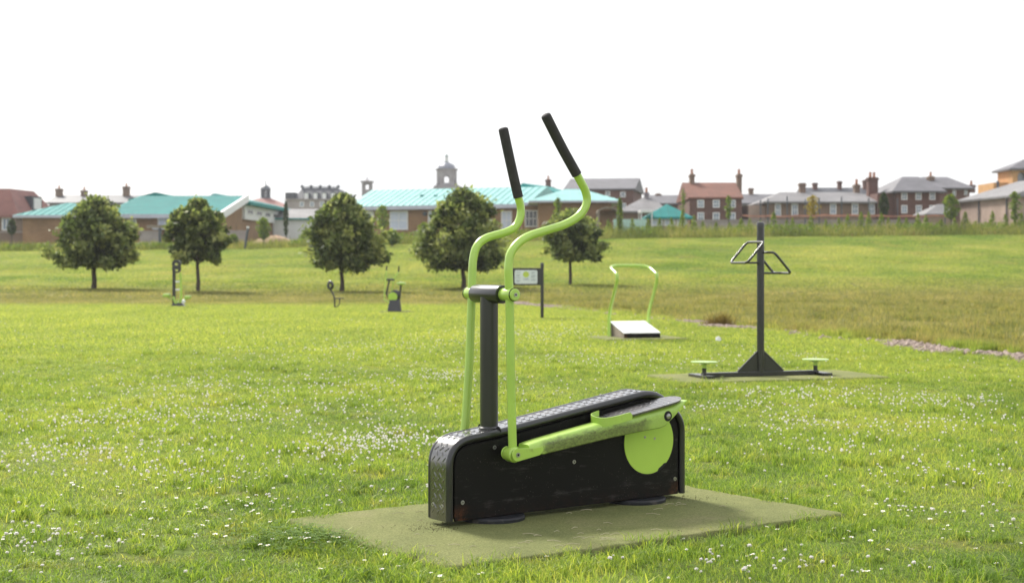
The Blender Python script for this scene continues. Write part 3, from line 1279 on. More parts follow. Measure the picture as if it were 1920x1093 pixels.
# ------------------------------------------------------------------ the three far machines
def make_bike():
    d = 33.6
    k = d / F_PX
    t = thing('exercise_bike', 'upright exercise bike with round white seat on a tapered dark base', 'exercise machine', (wx(740, d), d, 0), R(0))
    X = lambda px: (px - 740) * k
    Z = lambda py: wz(py, d)
    pad('safety_pad', 'thin dark pad under the exercise bike', rect((wx(741, d), d), (1, 0), .34, .3), .015)
    m = MB()
    b0, b1 = .155, .10
    vs = [(X(727), -b0, .015), (X(753), -b0, .015), (X(753), b0, .015), (X(727), b0, .015), (X(731), -b1, .28), (X(750), -b1, .28), (X(750), b1, .28), (X(731), b1, .28)]
    m.add(vs, [(3, 2, 1, 0), (4, 5, 6, 7), (0, 1, 5, 4), (1, 2, 6, 5), (2, 3, 7, 6), (3, 0, 4, 7)])
    m.build('base', M['black'], t, bevel=.01)
    m = MB()
    m.lathe([(.10, -.085), (.125, -.075), (.125, .075), (.10, .085)], (X(741.5), 0, .375), 28, 'y')
    m.box((X(733), -.075, .27), (X(750), .075, .37))
    cs = m.build('casing', M['black'], t, smooth=40)
    m = MB()
    m.lathe([(.105, 0), (.10, -.012)], (X(737), -.086, .315 + .03), 28, 'y')
    m.build('crank_disc', M['lime_flat'], t, smooth=40)
    m = MB()
    m.tube([(X(748), 0, Z(566)), (X(752), 0, Z(533))], .022, 12)
    m.build('seat_post', M['black'], t, smooth=40)
    m = MB()
    m.lathe([(.03, Z(535)), (.095, Z(533.5)), (.11, Z(532)), (.10, Z(529.5)), (.02, Z(528.8))], (X(752), 0, 0), 24)
    m.build('seat', M['lime'], t, smooth=40)
    m = MB()
    m.tube([(X(731), 0, Z(562)), (X(724.5), 0, Z(551)), (X(730), 0, Z(526))], .02, 12)
    m.build('handle_post', M['black'], t, smooth=40)
    m = MB()
    m.tube([(X(723.5), -.06, Z(524.5)), (X(738.5), .06, Z(524.5))], .024, 12)
    m.build('cross_bar', M['black'], t, smooth=40)
    for pts, g in (([(721, 562), (722, 545), (724, 525), (724.5, 514), (725, 507)], (726, 499)), ([(733, 552), (736, 535), (738, 525), (741, 517), (747, 510)], (747.5, 499))):
        yy = -.08 if pts[0][0] < 730 else .08
        m = MB()
        m.tube(smooth_path([(X(a), yy, Z(b)) for a, b in pts], 4), .013, 10)
        lv = m.build('lever', M['lime'], t, smooth=50)
        m = MB()
        m.tube([(X(pts[-1][0]), yy, Z(pts[-1][1])), (X(g[0]), yy, Z(g[1]))], .017, 10)
        m.build('grip', M['rubber'], lv, smooth=50)
    m = MB()
    m.box((-.07, -.045, -.012), (.07, .045, .012), M=Matrix.Translation((X(726), -.13, Z(564))) @ Matrix.Rotation(R(33), 4, 'Y'))
    m.build('pedal', M['lime'], t, bevel=.004)


def make_ring_machine():
    d = 36.2
    k = d / F_PX
    t = thing('leg_ring_machine', 'small black bent post with a round ring at its top and a side foot rest', 'exercise machine', (wx(627.5, d), d, 0), 0)
    X = lambda px: (px - 627.5) * k
    Z = lambda py: wz(py, d)
    m = MB()
    m.tube(fillet([(0, 0, -.02), (0, 0, Z(557)), (X(619), 0, Z(541.5))], .12, 6), .021, 12)
    m.build('post', M['black'], t, smooth=40)
    m = MB()
    c = Vector((X(619.5), 0, Z(535)))
    pts = [c + Vector((.073 * math.cos(a) * .80, -.055 * math.cos(a), .082 * math.sin(a))) for a in [2 * PI * i / 24 for i in range(24)]]
    m.tube(pts, .037, 12, closed=True)
    m.build('ring', M['black'], t, smooth=50)
    m = MB()
    m.lathe([(.05, -.012), (.052, 0), (.05, .012)], (c.x - .04, c.y - .02, c.z), 20, 'x')
    m.build('ring_plate', M['black'], t, smooth=50)
    m = MB()
    m.tube(fillet([(0, 0, Z(559.5)), (X(645), -.06, Z(559.5))], .02, 3), .014, 10)
    m.build('arm', M['black'], t, smooth=40)
    m = MB()
    m.tube(fillet([(X(637), -.03, Z(559.5)), (X(637), -.03, Z(572)), (0, 0, Z(576.5))], .08, 5), .013, 10)
    m.build('foot_rest', M['black'], t, smooth=40)


def make_pull_machine():
    d = 37.6
    k = d / F_PX
    t = thing('pull_down_machine', 'tall black column machine with rounded perforated head and lime seats either side', 'exercise machine', (wx(332, d), d, 0), 0)
    X = lambda px: (px - 332) * k
    Z = lambda py: wz(py, d)
    m = MB()
    vs = [(X(321), -.12, .0), (X(348), -.12, .0), (X(348), .12, .0), (X(321), .12, .0), (X(325), -.07, .09), (X(342), -.07, .09), (X(342), .07, .09), (X(325), .07, .09)]
    m.add(vs, [(3, 2, 1, 0), (4, 5, 6, 7), (0, 1, 5, 4), (1, 2, 6, 5), (2, 3, 7, 6), (3, 0, 4, 7)])
    m.build('base', M['black'], t, bevel=.01)
    # head: rounded plate with two windows, made as a frame of bars
    xl, xr = X(322.8), X(339.6)
    rr = (xr - xl) / 2
    zc = Z(486.5) - rr
    m = MB()
    out = [(xl, Z(513)), (xr, Z(511))] + [((xl + xr) / 2 + rr * math.cos(a), zc + rr * math.sin(a)) for a in [PI * i / 14 for i in range(15)]]
    def annulus(cx, cz, rx, rz, r2x, r2z, y0, y1):
        N = 24
        vs = []
        for y in (y0, y1):
            for (a_, b_) in ((rx, rz), (r2x, r2z)):
                for i in range(N):
                    a = 2 * PI * i / N
                    vs.append((cx + a_ * math.cos(a), y, cz + b_ * math.sin(a)))
        fs = []
        for i in range(N):
            j = (i + 1) % N
            fs += [(i, j, N + j, N + i), (2 * N + i, 3 * N + i, 3 * N + j, 2 * N + j), (i, 2 * N + i, 2 * N + j, j), (N + i, N + j, 3 * N + j, 3 * N + i)]
        m.add(vs, fs)
    cx = (xl + xr) / 2
    annulus(cx, zc - .005, .045, .035, rr, rr, -.03, .03)
    m.build('head_ring', M['black'], t, smooth=40)
    m = MB()
    zl = Z(506)
    m.box((xl + .002, -.029, zc - .14), (xr - .002, .029, zc - .07))
    annulus(cx, zl - .005, .046, .035, rr - .004, .075, -.028, .028)
    m.build('head_plate', M['black'], t, smooth=40)
    m = MB()
    m.box((X(323.6), -.04, .05), (X(329.2), .04, Z(506)))
    m.build('column', M['black'], t, bevel=.01)
    m = MB()
    m.tube([(X(338.5), 0, Z(511)), (X(339.5), 0, Z(557)), (X(336), 0, Z(573))], .03, 12)
    m.tube([(X(331.5), -.05, Z(574)), (X(325.5), -.05, Z(556))], .03, 10)
    m.tube([(X(331.5), -.05, Z(574)), (X(334), -.05, Z(560))], .025, 10)
    m.build('lever', M['lime'], t, smooth=40)
    for pz in (528, 543):
        m = MB()
        m.box((X(328.8), -.02, Z(pz + 1.5)), (X(339), .02, Z(pz - 1.5)))
        m.build('rung', M['shiny'], t)
    for a, b, z, sg in ((307, 319, 553.5, -1), (347, 357, 557, 1)):
        m = MB()
        m.box((X(a), -.14, Z(z + 3.5)), (X(b), .14, Z(z - 3)))
        st = m.build('seat', M['lime'], t, bevel=.03, seg=3)
        m = MB()
        m.tube([((X(a) + X(b)) / 2, 0, Z(z + 2)), (X(331), 0, Z(568))], .02, 10)
        m.build('seat_bracket', M['lime'], st, smooth=40)
    m = MB()
    m.lathe([(.03, -.02), (.048, 0), (.03, .02)], (X(346.5), -.15, Z(565)), 16, 'y')
    m.build('pedal', M['shiny'], t, smooth=40)


make_bike()
make_ring_machine()
make_pull_machine()


# ------------------------------------------------------------------ leaf meshes
def mesh_np(name, verts, faces_n, mat, rnd=None, parent=None, loc=(0, 0, 0), per=4):
    """verts (N*per,3): N separate polygons with per corners each"""
    me = bpy.data.meshes.new(name)
    nv = len(verts)
    nf = nv // per
    me.vertices.add(nv)
    me.vertices.foreach_set('co', np.asarray(verts, np.float32).ravel())
    me.loops.add(nv)
    me.loops.foreach_set('vertex_index', np.arange(nv, dtype=np.int32))
    me.polygons.add(nf)
    me.polygons.foreach_set('loop_start', np.arange(0, nv, per, dtype=np.int32))
    me.polygons.foreach_set('loop_total', np.full(nf, per, np.int32))
    if rnd is not None:
        a = me.attributes.new('rnd', 'FLOAT', 'POINT')
        a.data.foreach_set('value', np.repeat(np.asarray(rnd, np.float32), per))
    me.materials.append(mat)
    me.update(calc_edges=True)
    me.validate()
    o = bpy.data.objects.new(name, me)
    COL.objects.link(o)
    o.location = loc
    if parent:
        o.parent = parent
    return o


def unit(a):
    return a / np.maximum(1e-9, np.linalg.norm(a, axis=1, keepdims=True))


def leaf_quads(c, size, droop=.3, out=None, aspect=.55, spread=.8):
    """diamond leaves at the points c; they point outwards from out and hang a little"""
    n = len(c)
    d = RNG.normal(size=(n, 3)) * spread
    if out is not None:
        d = d + unit(out)
    d[:, 2] -= droop
    d = unit(d)
    up = unit(RNG.normal(size=(n, 3)) + np.array([0, 0, 1.0]))
    s = unit(np.cross(d, up))
    sz = (size * RNG.uniform(.6, 1.35, n))[:, None]
    v = np.empty((n, 4, 3))
    v[:, 0] = c - d * sz * .5
    v[:, 1] = c + s * sz * aspect * .5
    v[:, 2] = c + d * sz * .5
    v[:, 3] = c - s * sz * aspect * .5
    return v.reshape(-1, 3)


def round_tree(name, label, px, d, half_w, py_top, py_skirt, trunk_px, group=None, n_clump=190, per=70, leaf=.19, mat='leaf', lean=0.0, top_bias=.0, lobes=None, cat='tree', wide_at=.30):
    x = wx(px, d)
    z0 = gz(x, d)
    k = d / F_PX
    t = thing(name, label, cat, (x, d, z0), 0, group)
    zt, zs = wz(py_top, d) - z0 - .13, wz(py_skirt, d) - z0 + .06
    hw = half_w * k * .82
    cx = lean * k
    zc = zs + (zt - zs) * wide_at
    rng = RNG
    # clump centres fill a bell-shaped crown: flat ragged skirt, rounded top
    C, O = [], []
    while len(C) < n_clump:
        a = rng.uniform(0, 2 * PI)
        h = rng.uniform(0, 1)
        env = math.sqrt(max(0, 1 - ((h - wide_at) / (1 - wide_at)) ** 2)) if h > wide_at else .80 + .20 * math.sin(PI / 2 * h / wide_at)
        env = env ** (1 + top_bias) * (1 if h < .8 else 1 - .55 * ((h - .8) / .2))
        bump_ = 1 + .16 * math.sin(a * 3 + h * 4 + x) + .12 * math.sin(a * 5 - h * 9 + px)
        r = hw * env * bump_ * (rng.uniform(0, 1) ** .36)
        z = zs + (zt - zs) * h
        C.append((cx + r * math.cos(a), r * math.sin(a), z))
        O.append((math.cos(a) * r, math.sin(a) * r, (z - zc) * .8))
    C, O = np.array(C), np.array(O)
    rad = hw * rng.uniform(.10, .19, len(C))
    pts = (C[:, None, :] + rng.normal(size=(len(C), per, 3)) * rad[:, None, None] * np.array([.62, .62, .50])).reshape(-1, 3)
    out = np.repeat(O, per, axis=0)
    tone = np.repeat(rng.uniform(.05, .85, len(C)), per) + rng.normal(size=len(pts)) * .14
    pts[:, 2] = np.maximum(pts[:, 2], zs - .12 + rng.uniform(-.1, .12, len(pts)))
    mesh_np('crown', leaf_quads(pts, leaf, .35, out), 0, M[mat], np.clip(tone, 0, 1), t)
    m = MB()
    tk = trunk_px * k
    top = zs + (zt - zs) * .55
    trunk = [(0, 0, -.05), (tk * .12, 0, zs * .35), (cx * .2 - tk * .15, .01, zs * .8), (cx * .5, 0, zs + (zt - zs) * .25), (cx, 0, top)]
    m.tube(trunk, [tk * .62, tk * .5, tk * .45, tk * .38, tk * .12], 10)
    for i in range(9):
        a = i * 2.4
        b0 = Vector(trunk[2]).lerp(Vector(trunk[3]), .1 + .1 * i)
        ln = hw * (.55 + .25 * ((i * 7) % 3) / 2)
        b1 = b0 + Vector((math.cos(a) * ln * .5, math.sin(a) * ln * .5, ln * .32))
        b2 = b0 + Vector((math.cos(a) * ln, math.sin(a) * ln, ln * .5))
        m.tube([b0, b1, b2], [tk * .22, tk * .15, tk * .05], 6)
    m.build('trunk', M['bark'], t, smooth=60)
    return t


TG = 'round-headed park trees on the slope'
round_tree('park_tree', 'broad spreading park tree with wide drooping skirt in front of the turquoise-roofed brick hall', 176, 52, 90, 371, 500, 9, TG, 240, 62, lean=2, wide_at=.2, top_bias=.25)
round_tree('park_tree', 'dense compact park tree standing just beyond the black column machine', 371, 50, 62, 373, 491, 7, TG, 175, 62, wide_at=.38, mat='leaf')
round_tree('park_tree', 'bushy park tree with domed top standing beyond the black ring machine', 641, 51, 84, 367, 506, 8, TG, 220, 62, lean=3, wide_at=.2, top_bias=.4)
round_tree('park_tree', 'tallest, densest park tree, seen behind the far handle of the cross trainer', 869, 53, 92, 355, 504, 9, TG, 250, 62, wide_at=.22, top_bias=.25)
round_tree('park_tree', 'smaller low park tree with loose crown seen above the information sign', 1069, 55, 70, 392, 488, 6, TG, 130, 62, lean=4, wide_at=.32)


def young_tree(name, label, px, d, py_top, py_bot, half_w, mat, shape='column', n=900, group=None, leaf=.2, cat='tree'):
    x = wx(px, d)
    z0 = gz(x, d)
    k = d / F_PX
    t = thing(name, label, cat, (x, d, z0), 0, group)
    zt, zb = wz(py_top, d) - z0, wz(py_bot, d) - z0
    zb = max(zb, .15)
    h = RNG.uniform(0, 1, n)
    a = RNG.uniform(0, 2 * PI, n)
    if shape == 'column':
        env = np.sin(np.clip(h * .9 + .1, 0, 1) * PI) ** .6
    elif shape == 'cone':
        env = (1 - h) ** .7 + .1
    elif shape == 'loose':
        env = (.5 + .5 * np.sin(h * 17 + a * 2)) * np.sin(np.clip(h, .02, .98) * PI) ** .5 + .1
    else:
        env = np.sqrt(np.clip(1 - (h * 2 - 1) ** 2, 0.02, 1)) * (.8 + .25 * np.sin(a * 3 + h * 6))
    r = half_w * k * env * RNG.uniform(.1, 1, n) ** .45
    c = np.stack([r * np.cos(a), r * np.sin(a), zb + (zt - zb) * h], 1)
    tone = np.clip(.5 + .25 * np.sin(h * 13 + a * 3) + RNG.normal(size=n) * .2, 0, 1)
    mesh_np('crown', leaf_quads(c, leaf, .1, c - np.array([0, 0, (zt + zb) / 2])), 0, M[mat], tone, t)
    m = MB()
    m.tube([(0, 0, -.1), (.02, 0, zb), (0, 0, zt * .9)], [.05, .04, .01], 6)
    for i in range(6):
        zz = zb + (zt - zb) * (.1 + .12 * i)
        an = i * 2.4
        ln = half_w * k * .6
        m.tube([(0.01, 0, zz), (math.cos(an) * ln, math.sin(an) * ln, zz + ln * .6)], [.018, .006], 5)
    m.build('trunk', M['bark'], t, smooth=60)
    return t


# ------------------------------------------------------------------ buildings
def window(Fm, parent, px0, px1, py0, py1, ly=0.0, glass='pane', frame='white', bars=(1, 1), face=1, xz=None):
    """window on a wall at local depth ly (wall faces -y)"""
    if xz:
        x0, x1, z0, z1 = xz
    else:
        x0, z1 = Fm.inv(px0, py0, ly)
        x1, z0 = Fm.inv(px1, py1, ly)
    m = MB()
    fw = min(.09, (x1 - x0) * .13)
    y0, y1 = ly - .05, ly + .02
    m.box((x0, y0, z0), (x0 + fw, y1, z1)).box((x1 - fw, y0, z0), (x1, y1, z1))
    m.box((x0 + fw, y0, z1 - fw), (x1 - fw, y1, z1)).box((x0 + fw, y0, z0), (x1 - fw, y1, z0 + fw))
    for i in range(1, bars[0] + 1):
        xx = x0 + (x1 - x0) * i / (bars[0] + 1)
        m.box((xx - fw * .25, y0 + .012, z0 + fw), (xx + fw * .25, y1, z1 - fw))
    for i in range(1, bars[1] + 1):
        zz = z0 + (z1 - z0) * i / (bars[1] + 1)
        m.box((x0 + fw, y0 + .006, zz - fw * .3), (x1 - fw, y1, zz + fw * .3))
    w = m.build('window', M[frame], parent)
    m = MB()
    m.box((x0 + fw * .5, ly - .015, z0 + fw * .5), (x1 - fw * .5, ly - .004, z1 - fw * .5))
    m.build('pane', M[glass], w)
    return w


def chimney(parent, c, w, dp, z0, z1, mat='brown_brick', pots=2):
    m = MB()
    m.box((c[0] - w / 2, c[1] - dp / 2, z0), (c[0] + w / 2, c[1] + dp / 2, z1))
    m.box((c[0] - w / 2 - .07, c[1] - dp / 2 - .07, z1 - .22), (c[0] + w / 2 + .07, c[1] + dp / 2 + .07, z1 - .08))
    ch = m.build('chimney', M[mat], parent)
    if pots:
        for i in range(pots):
            xx = c[0] + (i - (pots - 1) / 2) * w / max(pots, 1) * .8
            p = MB()
            p.lathe([(.12, 0), (.10, .35), (.13, .38), (.13, .42)], (xx, c[1], z1), 10)
            p.build('chimney_pot', M['terracotta'], ch, smooth=40)
    return ch


def roof_mesh(parent, x0, x1, y0, y1, ze, ridge, zr, mat, th=.14, fascia=None, name='roof', seams=0.0, low_back=None, seam_r=.022):
    """four-sided roof: eaves rectangle, ridge ((xa,ya),(xb,yb)) at zr"""
    m = MB()
    (xa, ya), (xb, yb) = ridge
    zb = ze if low_back is None else low_back
    E = [(x0, y0, ze), (x1, y0, ze), (x1, y1, zb), (x0, y1, zb)]
    top = [(a, b, c) for a, b, c in E] + [(xa, ya, zr), (xb, yb, zr)]
    bot = [(a, b, c - th) for a, b, c in E]
    vs = top + bot
    fs = [(0, 1, 5, 4), (1, 2, 5), (2, 3, 4, 5), (3, 0, 4)]
    m.add(vs, fs, 0)
    m.add(vs, [(6, 7, 1, 0), (7, 8, 2, 1), (8, 9, 3, 2), (9, 6, 0, 3), (9, 8, 7, 6)], 1 if fascia else 0)
    if seams:
        # standing seams on the front slope
        n = int((x1 - x0) / seams)
        for i in range(1, n):
            f = i / n
            a = Vector((x0 + (x1 - x0) * f, y0, ze + .02))
            # where the seam ends: ridge or hip
            xx = a.x
            if xx < xa - 1e-6 and xa > x0:
                g = (xx - x0) / (xa - x0)
            elif xx > xb + 1e-6 and xb < x1:
                g = (x1 - xx) / (x1 - xb)
            else:
                g = 1
            b = Vector((xx, y0 + (ya - y0) * g, ze + (zr - ze) * g + .02))
            m.tube([a, b], seam_r, 4)
    return m.build(name, [M[mat], M[fascia]] if fascia else M[mat], parent, fix=not fascia or True)


def house(name, label, cat, px0, px1, d, py_eave, py_ridge, depth, wall, roof, yaw=0.0, kind='gable', ov=.35, ridge_px=None, windows=(), chims=(), ridge_ly=None,
          fascia=None, seams=0.0, py_base=None, group=None, bars=(1, 1), eave_px=None):
    Fm = Frame(px0, d, yaw)
    base = 0.0
    t = thing(name, label, cat, (Fm.o[0], Fm.o[1], Fm.z0), Fm.yaw, group)
    L = Fm.lx(px1)
    ex = eave_px if eave_px is not None else (px0 + px1) / 2
    ze = Fm.lz(ex, py_eave, -ov)
    rl = depth / 2 if ridge_ly is None else ridge_ly
    if ridge_px:
        ra, rb = Fm.lx(ridge_px[0], rl), Fm.lx(ridge_px[1], rl)
        zr = Fm.lz((ridge_px[0] + ridge_px[1]) / 2, py_ridge, rl)
    else:
        ra, rb = -ov, L + ov
        zr = Fm.lz(ex, py_ridge, rl)
    if kind == 'hip' and not ridge_px:
        ra, rb = min(depth / 2, L * .45), max(L - depth / 2, L * .55)
    m = MB()
    zw = ze - .05
    m.box((0, 0, -2.0), (L, depth, zw - .1))
    if kind == 'gable':
        slope = (zr - ze) / (rl + ov)
        zg = zr - .16
        z_e = zw - .1
        for xx0, xx1 in ((0, .25), (L - .25, L)):
            m2 = [(0.001, z_e), (depth - .001, z_e), (rl, max(z_e + .05, zg - .1))]
            vs = [(xx0 + .001, y, z) for y, z in m2] + [(xx1 - .001, y, z) for y, z in m2]
            m.add(vs, [(0, 1, 2), (3, 5, 4), (0, 3, 4, 1), (1, 4, 5, 2), (2, 5, 3, 0)])
    m.build('wall', M[wall], t)
    rf = roof_mesh(t, -ov, L + ov, -ov, depth + ov, ze, ((ra, rl), (rb, rl)), zr, roof, fascia=fascia, seams=seams)
    for w in windows:
        kw = w[4] if len(w) > 4 else {}
        window(Fm, t, w[0], w[1], w[2], w[3], 0.0, bars=kw.get('bars', bars), glass=kw.get('glass', 'pane'), frame=kw.get('frame', 'white'))
    for c in chims:
        px, py_top, wpx, ly, mat, pots = c
        x, zt = Fm.inv(px, py_top, ly)
        w = wpx * d / F_PX
        chimney(rf, (x, ly), w, max(w * .8, .6), zr - 1.6, zt, mat, pots)
    return t, Fm, dict(L=L, ze=ze, zr=zr, rl=rl, roof=rf)


# --- pink-tiled mansard house at the edge of the picture
def mansard_house():
    Fm = Frame(-70, 124, -6)
    t = thing('mansard_house', 'house with steep pink clay mansard roof and a dark boxed dormer', 'house', (*Fm.o, Fm.z0), Fm.yaw)
    L = Fm.lx(30)
    D = 8.5
    ze, zr = Fm.lz(25, 404), Fm.lz(16, 354, 1.0)
    MB().box((0, 0, -2), (L, D, ze - .1)).build('wall', M['brown_brick'], t)
    m = MB()
    o = .3
    a = 1.05
    vs = [(-o, -o, ze), (L + o, -o, ze), (L + o, D + o, ze), (-o, D + o, ze), (a, a, zr), (L - a, a, zr), (L - a, D - a - 1.6, zr), (a, D - a - 1.6, zr),
          (-o, -o, ze - .2), (L + o, -o, ze - .2), (L + o, D + o, ze - .2), (-o, D + o, ze - .2)]
    m.add(vs, [(0, 1, 5, 4), (1, 2, 6, 5), (2, 3, 7, 6), (3, 0, 4, 7), (4, 5, 6, 7), (8, 9, 1, 0), (9, 10, 2, 1), (10, 11, 3, 2), (11, 8, 0, 3), (11, 10, 9, 8)])
    rf = m.build('roof', M['pink_tile'], t)
    m = MB()
    m.box((L - 1.2, 3.2, ze + .5), (L - .02, 5.2, ze + 1.75))
    dm = m.build('dormer', M['slate_dark'], rf)
    m = MB()
    m.box((L - .02, 3.5, ze + .65), (L + .05, 4.9, ze + 1.6))
    m.build('dormer_window', M['white'], dm)
    for a_, b_ in ((-30, -12), (4, 20)):
        window(Fm, t, a_, b_, 408, 432, 0, bars=(1, 0))


mansard_house()

house('terrace_house', 'distant grey slate terrace with three stout chimneys behind the turquoise hall', 'house', 92, 300, 185, 380, 366, 9, 'grey_stone', 'slate_dark',
      chims=[(111, 354, 12, 4, 'brown_brick', 1), (158, 357, 11, 4, 'brown_brick', 1), (237, 350, 12, 4, 'brown_brick', 1)], py_base=None)


# --- turquoise hall with mono-pitch roof
def turquoise_hall():
    Fm = Frame(205, 116, 0)
    t = thing('turquoise_hall', 'low tan brick hall with turquoise metal roof and white-edged gable wall', 'hall', (*Fm.o, Fm.z0), 0)
    L = Fm.lx(403)
    D = 12.0
    zf, zb = Fm.lz(300, 402.5, -.6), Fm.lz(400, 367.5, D)
    x0 = Fm.lx(205)
    # walls: one wedge shaped block
    m = MB()
    vs = [(0, 0, -2), (L, 0, -2), (L, D - .3, -2), (0, D - .3, -2), (0, 0, zf - .2), (L, 0, zf - .2), (L, D - .3, zb - .35), (0, D - .3, zb - .35)]
    m.add(vs, [(3, 2, 1, 0), (4, 5, 6, 7), (0, 1, 5, 4), (2, 3, 7, 6), (3, 0, 4, 7)])
    m.add(vs, [(1, 2, 6, 5)], 1)
    m.build('wall', [M['tan_brick'], M['orange_brick']], t)
    m = MB()
    vs = [(-.6, -.6, zf), (L + .25, -.6, zf), (L + .25, D, zb), (-.6, D, zb)]
    vs += [(a, b, c - .18) for a, b, c in vs]
    m.add(vs, [(0, 1, 2, 3)], 0)
    m.add(vs, [(7, 6, 5, 4), (4, 5, 1, 0), (5, 6, 2, 1), (6, 7, 3, 2), (7, 4, 0, 3)], 1)
    n = 26
    for i in range(1, n):
        xx = -.6 + (L + .85) * i / n
        m.tube([(xx, -.58, zf + .02), (xx, D, zb + .02)], .03, 4)
    rf = m.build('roof', [M['turq'], M['fascia']], t)
    # white verge board
    m = MB()
    vs = [(L + .253, -.75, zf + .05), (L + .50, -.75, zf + .05), (L + .50, D + .2, zb + .12), (L + .253, D + .2, zb + .12)]
    vs += [(a, b, c - .62) for a, b, c in vs]
    m.add(vs, [(0, 1, 2, 3), (7, 6, 5, 4), (4, 5, 1, 0), (5, 6, 2, 1), (6, 7, 3, 2), (7, 4, 0, 3)])
    m.build('verge_board', M['white'], rf)
    m = MB()
    m.box((-.6, -.78, zf - .28), (L + .25, -.603, zf + .03))
    m.build('gutter', M['fascia'], rf)
    window(Fm, t, 243, 256, 411, 440, bars=(0, 1), glass='pane')
    window(Fm, t, 296, 321, 407, 424, bars=(1, 0), glass='blind')
    m = MB()
    x, z = Fm.inv(292, 428)
    x2, _ = Fm.inv(326, 428)
    m.box((x, -1.2, z - .12), (x2, -.01, z + .12))
    m.build('canopy', M['fascia'], t)
    # lower hipped wing
    a, b = Fm.lx(34, -1), Fm.lx(152, -1)
    zw = Fm.lz(85, 403.5, -1.4)
    m = MB()
    m.box((a + .35, -1, -2), (b, 7.5, zw - .12))
    m.build('wing_wall', M['tan_brick'], t)
    ridge_y = 4.0
    za = Fm.lz(127, 381, ridge_y)
    roof_mesh(t, a - .3, b + .3, -1.4, 8.5, zw, ((Fm.lx(124, ridge_y), ridge_y), (Fm.lx(150, ridge_y), ridge_y)), za, 'turq', .2, 'fascia', 'wing_roof', .5)
    # raised part behind
    y = D + 3
    p = [Fm.inv(240, 374, y), Fm.inv(291, 360.5, y), (Fm.lx(340, y), Fm.lz(340, 372, y))]
    m = MB()
    m.prism([(p[0][0], p[0][1] - 1.2), (p[2][0], p[2][1] - 1.2), p[2], p[1], p[0]], y, y + 7)
    m.build('raised_roof', M['turq'], t)


turquoise_hall()


# --- two-storey wing with a white window band, seen end on
def white_wing():
    Fm = Frame(454, 128.6, 88)
    t = thing('school_wing', 'two-storey school wing with white window band over brick and pale turquoise roof', 'building', (*Fm.o, Fm.z0), Fm.yaw)
    L = Fm.lx(536)
    ze = Fm.lz(453, 379)
    zb = Fm.lz(453, 411)
    MB().box((0, 0, -2), (L, 3.2, zb)).build('wall', M['tan_brick'], t)
    MB().box((-.02, -.25, zb + .002), (L, 3.2, ze - .15)).build('upper_wall', M['white'], t)
    roof_mesh(t, -.4, L + .4, -.9, 3.6, ze, ((-.4, 2.4), (L + .4, 2.4)), ze + .75, 'turq_pale', .25, 'turq', 'roof', .6)
    for i in range(5):
        x0 = .9 + i * (L - 1) / 5
        window(Fm, t, 0, 0, 0, 0, -.25, xz=(x0, x0 + (L - 1) / 5 - 1.5, zb + .45, ze - .55), glass='pane_dark', bars=(1, 0))


white_wing()
house('low_extension', 'low extension with pale fascia and turquoise edge at the end of the school wing', 'building', 512, 640, 142, 409, 392, 7, 'white', 'slate_pale', kind='gable', fascia='turq')


# --- cupola with dome on a pyramid roof
def cupola():
    d = 260
    k = d / F_PX
    x = wx(498, d)
    z0 = gz(x, d)
    t = thing('cupola_building', 'dark domed open cupola rising from a pinkish pyramid roof', 'tower', (x, d, z0))
    Z = lambda py: wz(py, d) - z0
    MB().box((-4.5, -4.5, -2), (4.5, 4.5, Z(391))).build('wall', M['stone'], t)
    m = MB()
    a, b = 5.2, 1.1
    m.lathe([(a * 1.35, Z(391)), (a * 1.35, Z(390.4)), (b * 1.41, Z(373))], (0, 0, 0), 4, phase=PI / 4)
    m.build('roof', M['pink_tile'], t)
    m = MB()
    m.lathe([(1.05, Z(374)), (1.05, Z(372)), (.85, Z(371))], (0, 0, 0), 16)
    for i in range(8):
        an = PI / 8 + i * PI / 4
        m.box((-.12, -.12, Z(371.2)), (.12, .12, Z(357)), M=Matrix.Rotation(an, 4, 'Z') @ Matrix.Translation((.72, 0, 0)))
    m.lathe([(.85, Z(357.2)), (.92, Z(356)), (.85, Z(353)), (.6, Z(350)), (.2, Z(347.5)), (.08, Z(346)), (.04, Z(338))], (0, 0, 0), 16)
    m.build('lantern', M['lead'], t, smooth=40)


cupola()


